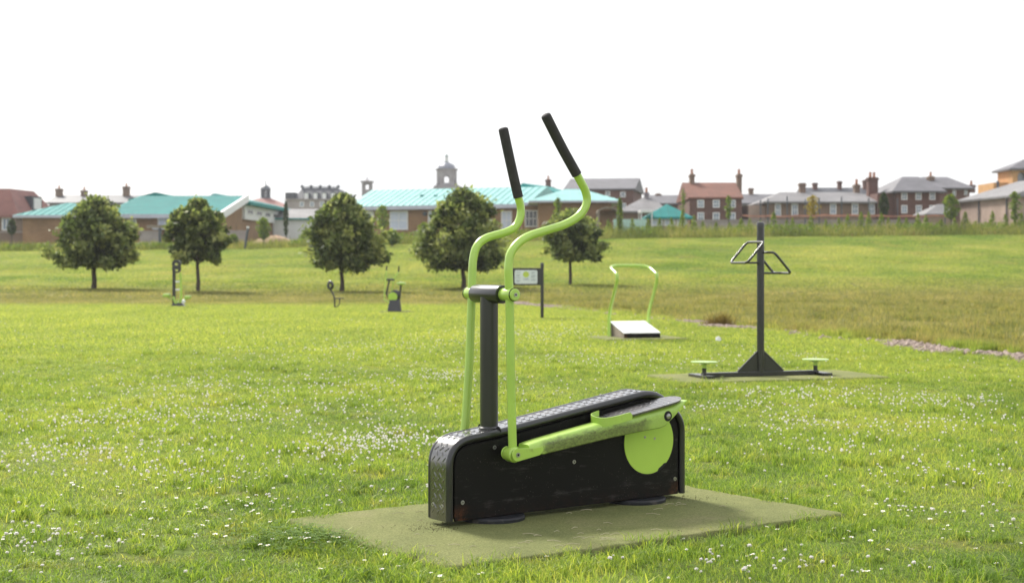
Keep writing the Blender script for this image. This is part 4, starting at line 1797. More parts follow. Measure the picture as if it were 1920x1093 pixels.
# --- large classical building with mansard roof and dormers
def mansard_block():
    d = 225
    Fm = Frame(537, d, 0)
    t = thing('mansard_block', 'distant pale stone block with dark mansard roof, white dormers and roof railing', 'building', (*Fm.o, Fm.z0))
    L = Fm.lx(650)
    Z = lambda py: Fm.lz(600, py)
    X = lambda px: Fm.lx(px)
    m = MB()
    m.box((0, 0, -2), (L, 14, Z(375)))
    m.box((-.25, -.25, Z(375.01)), (L + .25, 14.2, Z(373)))
    m.build('wall', M['stone'], t)
    m = MB()
    vs = [(X(551), .3, Z(373.1)), (X(636), .3, Z(373.1)), (X(636), 13, Z(373.1)), (X(551), 13, Z(373.1)), (X(561), 3, Z(352)), (X(630), 3, Z(352)), (X(630), 11, Z(352)), (X(561), 11, Z(352))]
    m.add(vs, [(3, 2, 1, 0), (4, 5, 6, 7), (0, 1, 5, 4), (1, 2, 6, 5), (2, 3, 7, 6), (3, 0, 4, 7)])
    rf = m.build('roof', M['slate_dark'], t)
    for a, b in ((534, 553), (631, 648)):
        m = MB()
        m.box((X(a), .5, Z(373.05)), (X(b), 12, Z(361)))
        m.build('side_block', M['slate_dark'], t)
    for px in (574, 591, 607.5, 624):
        m = MB()
        m.box((X(px - 5.2), .2, Z(374)), (X(px + 5.2), 3.2, Z(361)))
        dm = m.build('dormer', M['lead'], rf)
        m = MB()
        m.box((X(px - 3.6), .12, Z(373)), (X(px + 3.6), .198, Z(362.5)))
        m.build('dormer_window', M['white'], dm)
    m = MB()
    m.box((X(561), 3.0, Z(352) + .002), (X(630), 3.15, Z(351)))
    m.box((X(561), 3.0, Z(348.6)), (X(630), 3.15, Z(348)))
    for i in range(29):
        xx = X(561) + (X(630) - X(561)) * i / 28
        w = .22 if i % 7 == 0 else .05
        m.box((xx - w, 3.0, Z(350.99)), (xx + w, 3.15, Z(348.62) + (.25 if i % 7 == 0 else 0)))
    m.build('railing', M['lead'], rf)
    for i, px in enumerate((566, 585, 604)):
        window(Fm, t, px - 4, px + 4, 378, 388, bars=(1, 0))


mansard_block()


def belfry():
    d = 300
    k = d / F_PX
    x = wx(688.5, d)
    z0 = gz(x, d)
    Z = lambda py: wz(py, d) - z0
    t = thing('stone_belfry', 'small square grey stone belfry with open arch just above the school roof', 'tower', (x, d, z0))
    w = 9.2 * k
    m = MB()
    m.box((-w, -w, -2), (w, w, Z(356)))
    m.build('base', M['grey_stone'], t)
    m = MB()
    for sx in (-1, 1):
        for sy in (-1, 1):
            x0, x1 = sorted((sx * w, sx * w * .42))
            y0, y1 = sorted((sy * w, sy * w * .42))
            m.box((x0, y0, Z(355.99)), (x1, y1, Z(346)))
    # arch heads
    for yy in (-w + .001, w * .42 + .001):
        pts = arc((0, Z(349)), w * .42, 180, 0, 10)
        poly = pts + [(w * .42, Z(344)), (-w * .42, Z(344))]
        m.prism(poly, yy, yy + w * .575)
    m.box((-w * .999, -w * .999, Z(345.99)), (w * .999, w * .999, Z(342.5)))
    m.build('arch_stage', M['grey_stone'], t)
    m = MB()
    m.box((-w * 1.25, -w * 1.25, Z(342.49)), (w * 1.25, w * 1.25, Z(340)))
    m.lathe([(w * 1.2, Z(339.99)), (w * .25, Z(337.5)), (w * .1, Z(336)), (w * .14, Z(334.5)), (w * .02, Z(331))], (0, 0, 0), 4, phase=PI / 4)
    m.build('cornice', M['grey_stone'], t)


belfry()


def domed_tower():
    d = 330
    k = d / F_PX
    x = wx(837.5, d)
    z0 = gz(x, d)
    Z = lambda py: wz(py, d) - z0
    t = thing('domed_tower', 'tall domed stone tower with arched opening and slender white lantern on top', 'tower', (x, d, z0), R(4))
    m = MB()
    w = 25 * k
    m.box((-w, -w, -2), (w, w, Z(352)))
    m.box((-w * .94, -w * .94, Z(351.99)), (w * .94, w * .94, Z(349)))
    m.build('base', M['grey_stone'], t)
    m = MB()
    r = 18.5 * k
    # four corner piers joined by arched walls
    a = r * .42
    for sx in (-1, 1):
        for sy in (-1, 1):
            poly = [(sx * a * .62, sy * r), (sx * r * .72, sy * r), (sx * r, sy * r * .72), (sx * r, sy * a * .62), (sx * a * .62, sy * a * .62)]
            if sx * sy < 0:
                poly = poly[::-1]
            m.slab(poly, Z(349), Z(322))
            # scroll buttress
            m.add([(sx * r * .75, sy * r * .75, Z(349)), (sx * r * 1.12, sy * r * .95, Z(349)), (sx * r * .95, sy * r * 1.12, Z(349)), (sx * r * .86, sy * r * .86, Z(335))],
                  [(0, 1, 2), (0, 1, 3), (1, 2, 3), (2, 0, 3)])
    poly = arc((0, Z(335)), a * .62, 180, 0, 12) + [(a * .62, Z(322)), (-a * .62, Z(322))]
    m.prism(poly, -r, -r * .7)
    m.prism(poly, r * .7, r)
    m.slab([(r * .72 * c, r * s_) for c, s_ in ((-1, -1), (1, -1))] + [(r, -r * .72), (r, r * .72), (r * .72, r), (-r * .72, r), (-r, r * .72), (-r, -r * .72)], Z(321.99), Z(319))
    m.box((-a * .6, -r * .95, Z(349)), (a * .6, -r * .8, Z(344)))
    m.build('octagon', M['grey_stone'], t)
    m = MB()
    rr = r * 1.12
    m.slab([(-rr * .72, -rr), (rr * .72, -rr), (rr, -rr * .72), (rr, rr * .72), (rr * .72, rr), (-rr * .72, rr), (-rr, rr * .72), (-rr, -rr * .72)], Z(319) + .002, Z(317.6))
    m.build('cornice', M['grey_stone'], t)
    m = MB()
    m.lathe([(r * .96, Z(317.6)), (r * .93, Z(314.5)), (r * .82, Z(311)), (r * .64, Z(308.3)), (r * .42, Z(306.6)), (r * .24, Z(305.4)), (r * .2, Z(304))], (0, 0, 0), 8, phase=PI / 8)
    m.build('dome', M['dome_lead'], t)
    m = MB()
    m.lathe([(r * .2, Z(305.2)), (r * .2, Z(303.5))], (0, 0, 0), 12)
    m.lathe([(r * .16, Z(294.5)), (r * .16, Z(293)), (r * .10, Z(291.5)), (r * .02, Z(289.5))], (0, 0, 0), 12)
    ln = m.build('lantern', M['copper'], t, smooth=40)
    m = MB()
    for i in range(6):
        m.box((-.1, -.1, Z(303.5)), (.1, .1, Z(294.4)), M=Matrix.Rotation(i * PI / 3, 4, 'Z') @ Matrix.Translation((r * .125, 0, 0)))
    m.build('lantern_posts', M['white'], ln)


domed_tower()


# --- long school building
def school():
    Fm = Frame(662, 126, -22)
    t = thing('school_building', 'long single-storey tan brick school under a pale turquoise seamed metal roof', 'school', (*Fm.o, Fm.z0), Fm.yaw)
    L = Fm.lx(985)
    ze = Fm.lz(680, 387, -.6)
    rl = 4.0
    zr = Fm.lz(687, 357, rl)
    MB().box((.3, 0, -2), (L, 9, ze - .2)).build('wall', M['tan_brick'], t)
    roof_mesh(t, -.3, L + .4, -.6, 9.4, ze, ((-.3, rl), (L + .4, rl)), zr, 'turq_pale', .32, 'fascia', 'roof', .58, seam_r=.026)
    for a, b in ((680, 701), (731, 765), (803, 820), (940, 960)):
        window(Fm, t, a, b, 396, 431, bars=(1, 1), glass='blind')
    m = MB()
    x, z = Fm.inv(797, 401)
    m.lathe([(.16, -.14), (.2, -.02)], (x, 0, z), 16, 'y')
    m.build('wall_light', M['lead'], t)
    for px in (791, 816.5):
        m = MB()
        x, z = Fm.inv(px, 371, 2.0)
        m.tube([(x, 2.0, z - .5), (x, 2.0, z + .15)], .09, 8)
        m.lathe([(.16, z + .15), (.16, z + .25)], (x, 2, 0), 8)
        m.build('roof_vent', M['turq'], t)
    # taller ridge behind the handles
    G = Frame(972, 134, -10)
    y = 0
    p = [Fm.inv(955, 362, 9.6), Fm.inv(980, 343.5, 9.6), Fm.inv(1050, 362, 9.6)]
    m = MB()
    m.prism([(p[0][0], p[0][1] - 1), (p[2][0], p[2][1] - 1), p[2], p[1], p[0]], 9.6, 16)
    m.build('rear_roof', M['turq'], t)
    # glazed link
    H = Frame(980, 113, 0)


school()


def link_block():
    Fm = Frame(978, 114, 0)
    t = thing('glazed_link', 'dark glazed entrance link between school and pavilion, seen between the two handles', 'building', (*Fm.o, Fm.z0))
    L = Fm.lx(1012)
    z = Fm.lz(990, 386)
    MB().box((0, 0, -2), (L, 4, z)).build('wall', M['tan_brick'], t)
    MB().box((-.2, -.2, z + .002), (L + .2, 4.2, z + .25)).build('roof', M['fascia'], t)
    window(Fm, t, 984, 1008, 394, 426, glass='pane_dark', bars=(2, 1))


link_block()

t, Fm, q = house('pavilion', 'tan brick pavilion with low hipped pale turquoise roof behind the near handle', 'building', 1010, 1146, 110, 376, 355, 9, 'tan_brick', 'turq_pale', kind='hip', ov=.75,
                 ridge_px=(1060, 1092), fascia='fascia', seams=.5, eave_px=1010)
house('chimney_house', 'small slate-roofed house with one red chimney peeping over the school roof', 'house', 1008, 1062, 165, 366, 350, 8, 'red_brick', 'slate', kind='hip', ridge_px=(1024, 1036),
      chims=[(1028, 337, 10, 4, 'red_brick', 1)])
t, Fm, q = house('brick_mill', 'three-storey dark red brick building with grey slate roof and brick gable', 'building', 1062, 1187, 150, 354, 335, 10, 'red_brick', 'slate', yaw=-10, ov=.25,
                 windows=[(1163, 1173, 360, 370), (1164, 1174, 381, 391), (1135, 1144, 359, 368), (1100, 1109, 362, 370)])
house('hip_bungalow', 'grey hip-roofed bungalow with a small chimney beside the turquoise shelter', 'house', 1167, 1246, 126, 396, 371, 8, 'brown_brick', 'slate_pale', kind='hip', ridge_px=(1205, 1224),
      chims=[(1212, 361, 8, 4, 'grey_stone', 1)])
house('long_slate_house', 'long low slate-roofed house seen between bungalow and red-roofed house', 'house', 1222, 1300, 142, 381, 366, 8, 'red_brick', 'slate', chims=[(1234, 363, 9, 4, 'brown_brick', 0)])


def shelter():
    Fm = Frame(1218, 111, 0)
    t = thing('turquoise_shelter', 'small square shelter with pyramid turquoise roof and glazed grey sides', 'shelter', (*Fm.o, Fm.z0))
    L = Fm.lx(1290)
    z = Fm.lz(1255, 407, -.4)
    MB().box((0, 0, -1), (L, L, z - .1)).build('wall', M['wood'], t)
    roof_mesh(t, -.35, L + .35, -.35, L + .35, z, ((L * .49, L / 2), (L * .51, L / 2)), Fm.lz(1255, 383, L / 2), 'turq', .14, None, 'roof', .55)
    for a, b in ((1221, 1243), (1245, 1266), (1268, 1288)):
        window(Fm, t, a, b, 411, 424, glass='blind', bars=(1, 0))


shelter()


def canopy():
    d = 109
    x = wx(1201, d)
    t = thing('white_canopy', 'small flat white canopy on thin posts beside the turquoise shelter', 'canopy', (x, d, gz(x, d)))
    L = wx(1224, d) - x
    z = wz(398, d) - gz(x, d)
    MB().box((0, 0, z), (L, 2.2, z + .18)).build('roof', M['white'], t)
    for a in (.06, L - .06):
        for b in (.1, 2.1):
            MB().box((a - .04, b - .04, -.3), (a + .04, b + .04, z - .002)).build('post', M['white'], t)


canopy()


def screen():
    d = 106
    x = wx(1150, d)
    t = thing('aqua_screen', 'low pale aqua screen wall in front of the bungalow', 'screen', (x, d, gz(x, d)))
    L = wx(1212, d) - x
    z0 = gz(x, d)
    m = MB()
    n = 10
    for i in range(n):
        m.box((L * i / n + .01, 0, -.3), (L * (i + 1) / n - .01, .06, wz(411, d) - z0))
    m.build('boards', M['mint'], t)
    m = MB()
    m.box((-.05, .061, wz(416, d) - z0), (L + .05, .12, wz(414, d) - z0))
    m.build('rail', M['white'], t)


screen()


def hut():
    d = 108
    k = d / F_PX
    x = wx(1139, d)
    z0 = gz(x, d)
    t = thing('timber_hut', 'round-topped open timber play hut beside the pavilion wall', 'hut', (x, d, z0))
    r = 21 * k
    zc = wz(400, d) - z0
    h = wz(389, d) - z0 - zc
    def ell(a, f=1.0):
        return (r * f * math.cos(a), zc + h * f * math.sin(a))
    n = 20
    outer = [ell(PI * i / n) for i in range(n + 1)]
    inner = [ell(PI * i / n, .80) for i in range(n + 1)]
    m = MB()
    m.prism(outer + inner[::-1], -.9, .9)
    m.build('arched_roof', M['wood'], t)
    for sx in (-1, 1):
        for yy in (-.8, .8):
            m = MB()
            m.box((sx * r * .88 - .09, yy - .09, -.3), (sx * r * .88 + .09, yy + .09, zc + .02))
            m.build('post', M['wood'], t)
    m = MB()
    m.box((-r * .8, .75, -.3), (r * .8, .85, zc + h * .5))
    m.build('back_wall', M['tan_brick'], t)


hut()

RW = [(a, a + 12.5, 375, 389.5) for a in (1307.5, 1336.5, 1366.5)] + [(1336.5, 1349, 398.5, 418), (1366.5, 1379, 398.5, 418), (1307.5, 1320, 398.5, 414)]
t, Fm, q = house('red_roof_house', 'two-storey brown brick house with bright red tiled roof and chimney at each end', 'house', 1293, 1391, 119, 370, 342.5, 8.5, 'red_brick', 'red_tile', ov=.12,
                 windows=RW)
for px in (1294.5, 1386):
    x, zt = Fm.inv(px, 327, 4.2)
    chimney(q['roof'], (x + (.12 if px < 1300 else -.02), 4.2), .36, .9, q['ze'], zt, 'brown_brick', 1)

house('grey_roof_house', 'plain grey-roofed house half hidden between red-roofed house and long bungalow', 'house', 1385, 1475, 150, 381, 364, 8, 'grey_stone', 'slate', chims=[(1408, 353, 8, 4, 'brown_brick', 0)])
house('dark_terrace', 'dark slate terrace roof with slim red chimneys behind the long bungalow', 'house', 1520, 1668, 155, 376, 352, 9, 'red_brick', 'slate_dark',
      chims=[(1528, 343, 8, 4, 'red_brick', 0), (1574, 340, 7, 4, 'red_brick', 0), (1622, 338, 8, 4, 'red_brick', 0)])

t, Fm, q = house('long_bungalow', 'long low tan bungalow with hipped grey roof, tall white windows and two chimneys', 'house', 1440, 1642, 118, 378, 360.5, 8, 'brown_brick', 'slate_pale', kind='hip', ov=.4,
                 ridge_px=(1462, 1612),
                 windows=[(a, b, 382, 406) for a, b in ((1453, 1464), (1484, 1496))] + [(a, b, 381.5, 402) for a, b in ((1521, 1531), (1556, 1568), (1597, 1609), (1629, 1640))],
                 chims=[(1504, 343.5, 11, 4, 'brown_brick', 0), (1606, 346, 10, 4, 'brown_brick', 1)])
w2 = MB()
a0 = Fm.lx(1440)
w2.box((-1.4, .9, -2), (-.002, 7.2, q['ze'] - .25))
w2.build('end_wall', M['pink_stone'], t)  # paler than the front: the lit side's brightness put into the wall colour

t, Fm, q = house('red_brick_house', 'square two-storey red brick house with hipped slate roof and tall front chimney', 'house', 1681, 1762, 117, 358, 331.5, 7.6, 'red_brick', 'slate', yaw=2, kind='hip', ov=.45,
                 ridge_px=(1692, 1722),
                 windows=[(a, a + 11, 361, 375) for a in (1690, 1716.5, 1742.5)] + [(a, a + 11, 385, 400) for a in (1690, 1717, 1742.5)],
                 chims=[])
chimney(t, (-1.05, 3.2), .78, .7, q['ze'] - 1.2, Fm.lz(1664, 333, 3.2), 'red_brick', 2)
MB().box((-1.35, .6, -2), (-.002, 6.9, q['ze'] - .15)).build('side_wall', M['red_brick'], t)
t, Fm, q = house('rear_brick_wing', 'further red brick house with long hipped slate roof and red end chimney', 'house', 1726, 1818, 141, 352, 332, 9, 'red_brick', 'slate', kind='hip', ov=.4,
                 ridge_px=(1728, 1776), windows=[(1786, 1792, 357, 368), (1808, 1814, 357, 366)], chims=[(1745, 331, 11, 3.0, 'brown_brick', 1), (1821, 347, 12, 3.5, 'red_brick', 1)])
house('garden_store', 'little pale hipped slate roof of a garden store in front of the brick house', 'store', 1738, 1790, 108, 401, 383, 3, 'pink_stone', 'slate_pale', kind='hip', ridge_px=(1758, 1768), ov=.2)


def stone_barn():
    Fm = Frame(1800, 119, -84)
    t = thing('stone_barn', 'pale pink stone barn with long sloping pale slate roof running towards the field', 'building', (*Fm.o, Fm.z0), Fm.yaw)
    L = Fm.lx(1905)
    ze = Fm.lz(1850, 371, -.3)
    D = 8.0
    zr = Fm.lz(1905, 341, 3.6)
    MB().box((0, 0, -2), (L, D, ze - .1)).build('wall', M['pink_stone'], t)
    roof_mesh(t, -.3, L + .3, -.3, D + .3, ze, ((2.6, 3.6), (L - .9, 3.6)), zr, 'slate_pale', .15)
    for px in (1837, 1889):
        m = MB()
        x = Fm.lx(px)
        m.tube([(x, -.08, -.5), (x, -.08, ze - .2)], .06, 8)
        m.build('drainpipe', M['lead'], t)
    x, z = Fm.inv(1871, 350, 2.6)
    m = MB()
    m.tube([(x, 2.6, z - .7), (x, 2.6, z + .45)], .1, 8)
    m.build('flue', M['lead'], t)


stone_barn()


def ochre_tower():
    d = 160
    Fm = Frame(1899, d, 0)
    t = thing('ochre_tower', 'ochre rendered tower with arched opening at the very edge of the view', 'tower', (*Fm.o, Fm.z0))
    L = Fm.lx(1990)
    Z = lambda py: Fm.lz(1940, py)
    X = lambda px: Fm.lx(px)
    m = MB()
    m.box((0, 0, -2), (L, 5, Z(345)))
    m.box((0, 0, Z(345)), (X(1908), 5, Z(317)))
    m.box((X(1928), 0, Z(345)), (L, 5, Z(317)))
    poly = arc((X(1918), Z(332)), X(1928) - X(1918), 180, 0, 12) + [(X(1928), Z(317)), (X(1908), Z(317))]
    m.prism(poly, .001, 4.999)
    m.build('wall', M['orange_wall'], t)
    m = MB()
    m.box((X(1909), .9, Z(344.9)), (X(1927), 1.0, Z(318)))
    m.build('window_glass', M['pane'], t)
    roof_mesh(t, -.5, L + .5, -.5, 5.5, Z(316), ((L * .4, 2.5), (L * .6, 2.5)), Z(296), 'slate', .2)
    m = MB()
    m.box((X(1872), 1.5, -2), (-.01, 7, Z(341)))
    m.build('lower_wall', M['orange_wall'], t)


ochre_tower()


# ------------------------------------------------------------------ site fence, low wall, small things along the top of the field
def site_fence():
    d = 107.0
    x0 = wx(1385, d)
    t = thing('site_fence', 'row of thin dark poles with sagging orange barrier netting before the bungalow', 'fence', (x0, d, gz(x0, d)))
    zb = gz(x0, d)
    for px, top in ((1426, 375), (1440, 372), (1476, 368), (1510, 374), (1536, 371), (1578, 369), (1629, 372), (1683, 372), (1772, 384)):
        m = MB()
        x = wx(px, d) - x0
        m.tube([(x, 0, gz(x + x0, d) - zb - .3), (x, 0, wz(top, d) - zb)], .045, 8)
        m.build('pole', M['lead'], t)
    m = MB()
    vs, fs = [], []
    N = 90
    for i in range(N + 1):
        px = 1392 + (1775 - 1392) * i / N
        x = wx(px, d) - x0
        sag = 1.5 * abs(math.sin(i * .26)) + .8 * math.sin(i * .11)
        za, zc = wz(402.5 + sag, d) - zb, wz(405.5 + sag * .7, d) - zb
        for yy in (-.06, -.05):
            vs += [(x, yy, za), (x, yy, zc)]
    for i in range(N):
        a, c = i * 4, i * 4 + 4
        fs += [(a, a + 1, c + 1, c), (a + 2, c + 2, c + 3, a + 3), (a, c, c + 2, a + 2), (a + 1, a + 3, c + 3, c + 1)]
    m.add(vs, fs)
    m.build('netting', M['orange_net'], t)


site_fence()


def low_wall(name, label, pa, pb, d, py_top, mat, h_under=.8, cat='wall'):
    xa, xb = wx(pa, d), wx(pb, d)
    z = gz((xa + xb) / 2, d)
    m = MB()
    t = tag(thing(name, label, cat, (xa, d, z)), kind='thing')
    zt = wz(py_top, d) - z
    MB().box((0, 0, -h_under), (xb - xa, .3, zt - .1)).build('wall', M[mat], t)
    MB().box((-.04, -.04, zt - .098), (xb - xa + .04, .34, zt)).build('coping', M['stone'], t)


low_wall('garden_wall', 'low stone garden wall behind the tall weeds below the bungalow', 1300, 1780, 109.5, 412, 'stone')
low_wall('garden_wall', 'short pale retaining wall between the two hall-side trees', 262, 300, 110, 433, 'stone')
low_wall('garden_wall', 'pale curved-looking stone wall at the foot of the school wing', 418, 462, 110, 432, 'stone')
low_wall('brick_wall', 'low brown brick wall below the pink mansard house', -20, 62, 116, 434, 'brown_brick')


def mound():
    d = 108
    x = wx(515, d)
    m = MB()
    vs, fs = [], []
    n, k = 22, 7
    for j in range(k + 1):
        for i in range(n):
            a = 2 * PI * i / n
            r = 1 - j / k
            w = 1 + .15 * math.sin(3 * a + j)
            vs.append((2.7 * r * math.cos(a) * w, 1.3 * r * math.sin(a) * w, -.3 + 1.15 * (1 - r ** 1.6) + .06 * math.sin(i * 2.1 + j * 1.3)))
    for j in range(k):
        for i in range(n):
            l = (i + 1) % n
            fs.append((j * n + i, j * n + l, (j + 1) * n + l, (j + 1) * n + i))
    m.add(vs, fs)
    o = m.build('soil_mound', M['sand'], loc=(x, d, gz(x, d)), smooth=60)
    tag(o, 'low orange-brown mound of bare soil beyond the weeds', 'mound')


mound()


def bollard(label, px, d, py_top, w=.07, lean=0.0, cap=True):
    x = wx(px, d)
    z0 = gz(x, d)
    t = thing('bollard', label, 'bollard', (x, d, z0))
    h = wz(py_top, d) - z0
    m = MB()
    m.tube([(0, 0, -.2), (lean, 0, h)], w, 10)
    m.build('post', M['lead'], t, smooth=40)
    m = MB()
    m.lathe([(w * 1.1, h), (w * 1.1, h + .08), (w * .5, h + .12)], (lean, 0, 0), 10)
    m.build('cap', M['white'], t, smooth=40)


bollard('short dark bollard with pale cap in the weeds below the school windows', 677, 99, 438)
bollard('dark leaning post in front of the pale wall below the school wing', 458, 100, 428, .08, .25)


def picnic():
    d = 103
    x = wx(300, d)
    z0 = gz(x, d)
    t = thing('field_board', 'weathered board on a dark post between the two trees by the hall', 'sign', (x, d, z0))
    tag(t, kind='thing')
    MB().box((-.09, -.06, -.3), (.09, .06, wz(428, d) - z0)).build('post', M['lead'], t)
    MB().box((-.9, -.1, wz(428, d) - z0 + .002), (.9, .1, wz(422, d) - z0)).build('board', M['wood'], t)


picnic()

young_tree('young_tree', 'sparse yellow-green young tree before the school window', 717, 110, 385, 430, 15, 'leaf_fresh', 'round', 520)
young_tree('young_tree', 'slim green upright sapling beside the timber hut', 1162, 103, 372, 432, 6, 'leaf_fresh', 'column', 420)
young_tree('young_tree', 'yellow-leaved young tree in front of the long bungalow', 1524, 108, 367, 408, 15, 'leaf_yellow', 'loose', 600, leaf=.17)
young_tree('conifer', 'dark green pointed conifer between bungalow and red brick house', 1657, 108, 361, 408, 10, 'leaf_dark', 'column', 1500, leaf=.15)
young_tree('young_tree', 'leafy green young tree in front of the stone barn corner', 1783, 104, 365, 410, 17, 'leaf_fresh', 'round', 800)
young_tree('young_tree', 'thin green young tree at the corner of the pink stone barn', 1903, 103, 360, 412, 13, 'leaf_fresh', 'loose', 500)
young_tree('conifer', 'narrow dark conifer at the end of the school wing', 536, 112, 378, 440, 5, 'leaf_dark', 'column', 700, leaf=.16)
young_tree('young_tree', 'pale-stemmed sparse young tree before the red-roofed house wall', 1366, 107, 368, 410, 9, 'leaf_fresh', 'loose', 260)
young_tree('young_tree', 'tall sparse sapling in front of the turquoise shelter', 1281, 106, 355, 415, 6, 'leaf_fresh', 'loose', 180)
young_tree('young_tree', 'spindly young tree against the pavilion wall behind the near handle', 1046, 104, 372, 420, 9, 'leaf_fresh', 'loose', 300)
young_tree('shrub', 'loose green shrub against the soil mound by the school wing', 494, 104, 408, 448, 15, 'leaf_fresh', 'round', 600, cat='shrub')
young_tree('shrub', 'yellow-green bushy shrub between two park trees below the school', 735, 97, 432, 462, 20, 'leaf_fresh', 'round', 700, cat='shrub')
young_tree('shrub', 'tall green weedy shrub below the school wall by the dense tree', 795, 100, 418, 455, 14, 'leaf_fresh', 'loose', 600, cat='shrub')
young_tree('shrub', 'small dark green shrub beside the mansard house wall', 22, 110, 412, 440, 9, 'leaf_dark', 'round', 500, cat='shrub')
young_tree('shrub', 'dark rounded shrub at the foot of the compact park tree', 438, 103, 440, 466, 12, 'leaf_fresh', 'round', 500, cat='shrub')


# young hedge plants in a row along the weeds
def hedge_row():
    d = 103
    x = wx(1142, d)
    first = None
    pxs = []
    p = 1142
    while p < 1925:
        pxs.append(p)
        p += 20 + random.uniform(-5, 9)
    protos = []
    for i, px in enumerate(pxs):
        x = wx(px, d)
        dd = d + random.uniform(-.8, .8)
        if i < 5:
            hgt = .95
            t = thing('hedge_plant', 'young bright green hedge plant with pointed top in the row above the field', 'hedge plant', (x, dd, gz(x, dd)), 0, 'young hedge plants in a row along the top of the field')
            n = 170
            h = RNG.uniform(0, 1, n)
            a = RNG.uniform(0, 2 * PI, n)
            r = .30 * (1 - h) ** .7 * RNG.uniform(.2, 1, n) ** .5
            c = np.stack([r * np.cos(a), r * np.sin(a), .45 + hgt * h], 1)
            mesh_np('foliage', leaf_quads(c, .15, -.3), 0, M['leaf_fresh'], np.clip(RNG.normal(size=n) * .25 + .55 + .25 * h, 0, 1), t)
            m = MB()
            m.tube([(0, 0, -.1), (0, 0, 1.2)], [.02, .01], 5)
            m.build('stem', M['bark'], t)
            protos.append(t)
        else:
            t = copy_tree(protos[i % 5])
            t.location = (x, dd, gz(x, dd))
            t.rotation_euler = (0, 0, random.uniform(0, 6))
            s = random.uniform(.8, 1.15)
            t.scale = (s, s, s * random.uniform(.85, 1.15))


hedge_row()


# ------------------------------------------------------------------ tall weeds along the edge of the field
def blades_np(P, hgt, wid, lean, segs=2, yaw=None):
    """tapered blades as two stacked quads; P (n,3)"""
    n = len(P)
    a = RNG.uniform(0, 2 * PI, n) if yaw is None else yaw
    s = np.stack([np.cos(a), np.sin(a), np.zeros(n)], 1)
    la = RNG.uniform(0, 2 * PI, n)
    ld = np.stack([np.cos(la), np.sin(la), np.zeros(n)], 1) * (lean * hgt)[:, None]
    up = np.array([0, 0, 1.0])
    mid = P + ld * .32 + up * (hgt * .58)[:, None]
    tip = P + ld + up * (hgt * (1 - .25 * np.minimum(lean, 1.2)))[:, None]
    w = wid[:, None]
    v = np.empty((n, 2, 4, 3))
    v[:, 0, 0] = P - s * w * .5
    v[:, 0, 1] = P + s * w * .5
    v[:, 0, 2] = mid + s * w * .42
    v[:, 0, 3] = mid - s * w * .42
    v[:, 1, 0] = mid - s * w * .42
    v[:, 1, 1] = mid + s * w * .42
    v[:, 1, 2] = tip + s * w * .06
    v[:, 1, 3] = tip - s * w * .06
    return v.reshape(-1, 3)


def weeds():
    n = 34000
    u = RNG.uniform(-200, 2120, n)
    y = 99.2 + 7.5 * RNG.uniform(0, 1, n) ** 1.3
    x = (u - 960) / F_PX * y
    clump = .5 + .5 * np.sin(x * 1.7 + np.sin(y * 2.3) * 2) * np.sin(x * .53 + 1.3)
    env = np.where(u < 560, .72, np.where(u < 1130, .85, 1.05)) * (.45 + .55 * np.clip((y - 99.2) / 2.5, 0, 1))
    z = np.array([gz(a, b) for a, b in zip(x, y)])
    h = env * RNG.uniform(.45, 1.15, n) * (.65 + .55 * clump)
    v = blades_np(np.stack([x, y, z - .03], 1), h, RNG.uniform(.02, .06, n), RNG.uniform(.1, .55, n))
    tone = np.clip(RNG.normal(size=n) * .2 + .36 + .32 * np.sin(x * .31 + 2) * np.sin(x * .9), 0, 1)
    o = mesh_np('meadow_weeds', v, 0, M['meadow'], np.repeat(tone, 2))
    tag(o, kind='stuff')
    # leafy growth among the weeds
    n = 24000
    u = RNG.uniform(-200, 2120, n)
    y = RNG.uniform(99.8, 105, n)
    x = (u - 960) / F_PX * y
    keep = np.sin(x * 1.1 + 4 * np.sin(x * .17)) + .6 * np.sin(x * 2.9) > .25
    x, y, u = x[keep], y[keep], u[keep]
    n = len(x)
    z = np.array([gz(a, b) for a, b in zip(x, y)])
    P = np.stack([x, y, z + RNG.uniform(.02, .85, n) * np.where(u < 560, .6, 1.0)], 1)
    o = mesh_np('undergrowth', leaf_quads(P, .17, 0), 0, M['leaf_fresh'], np.clip(RNG.normal(size=n) * .22 + .35, 0, 1))
    tag(o, kind='stuff')


weeds()


# ------------------------------------------------------------------ stone path, litter, dry tuft
def path_line(y):
    return .2 + (39.9 - y) * .2616


def path_mid(y):
    return path_line(y) + .18 * math.sin(y * 1.9) + .1 * math.sin(y * 4.3) - .05


def path_half(y):
    """half width of bare stony ground along the edge of the mown lawn, 0 where grass has closed over it"""
    if y < 21.3:
        return .25 * min(1, (21.3 - y) / .8)
    if 24.6 < y < 28.4:
        return .2 * min(1, (y - 24.6) / .6, (28.4 - y) / .6)
    if 36 < y < 41:
        return .34 * min(1, (y - 36) / .6, (41 - y) / .6)
    return 0.0


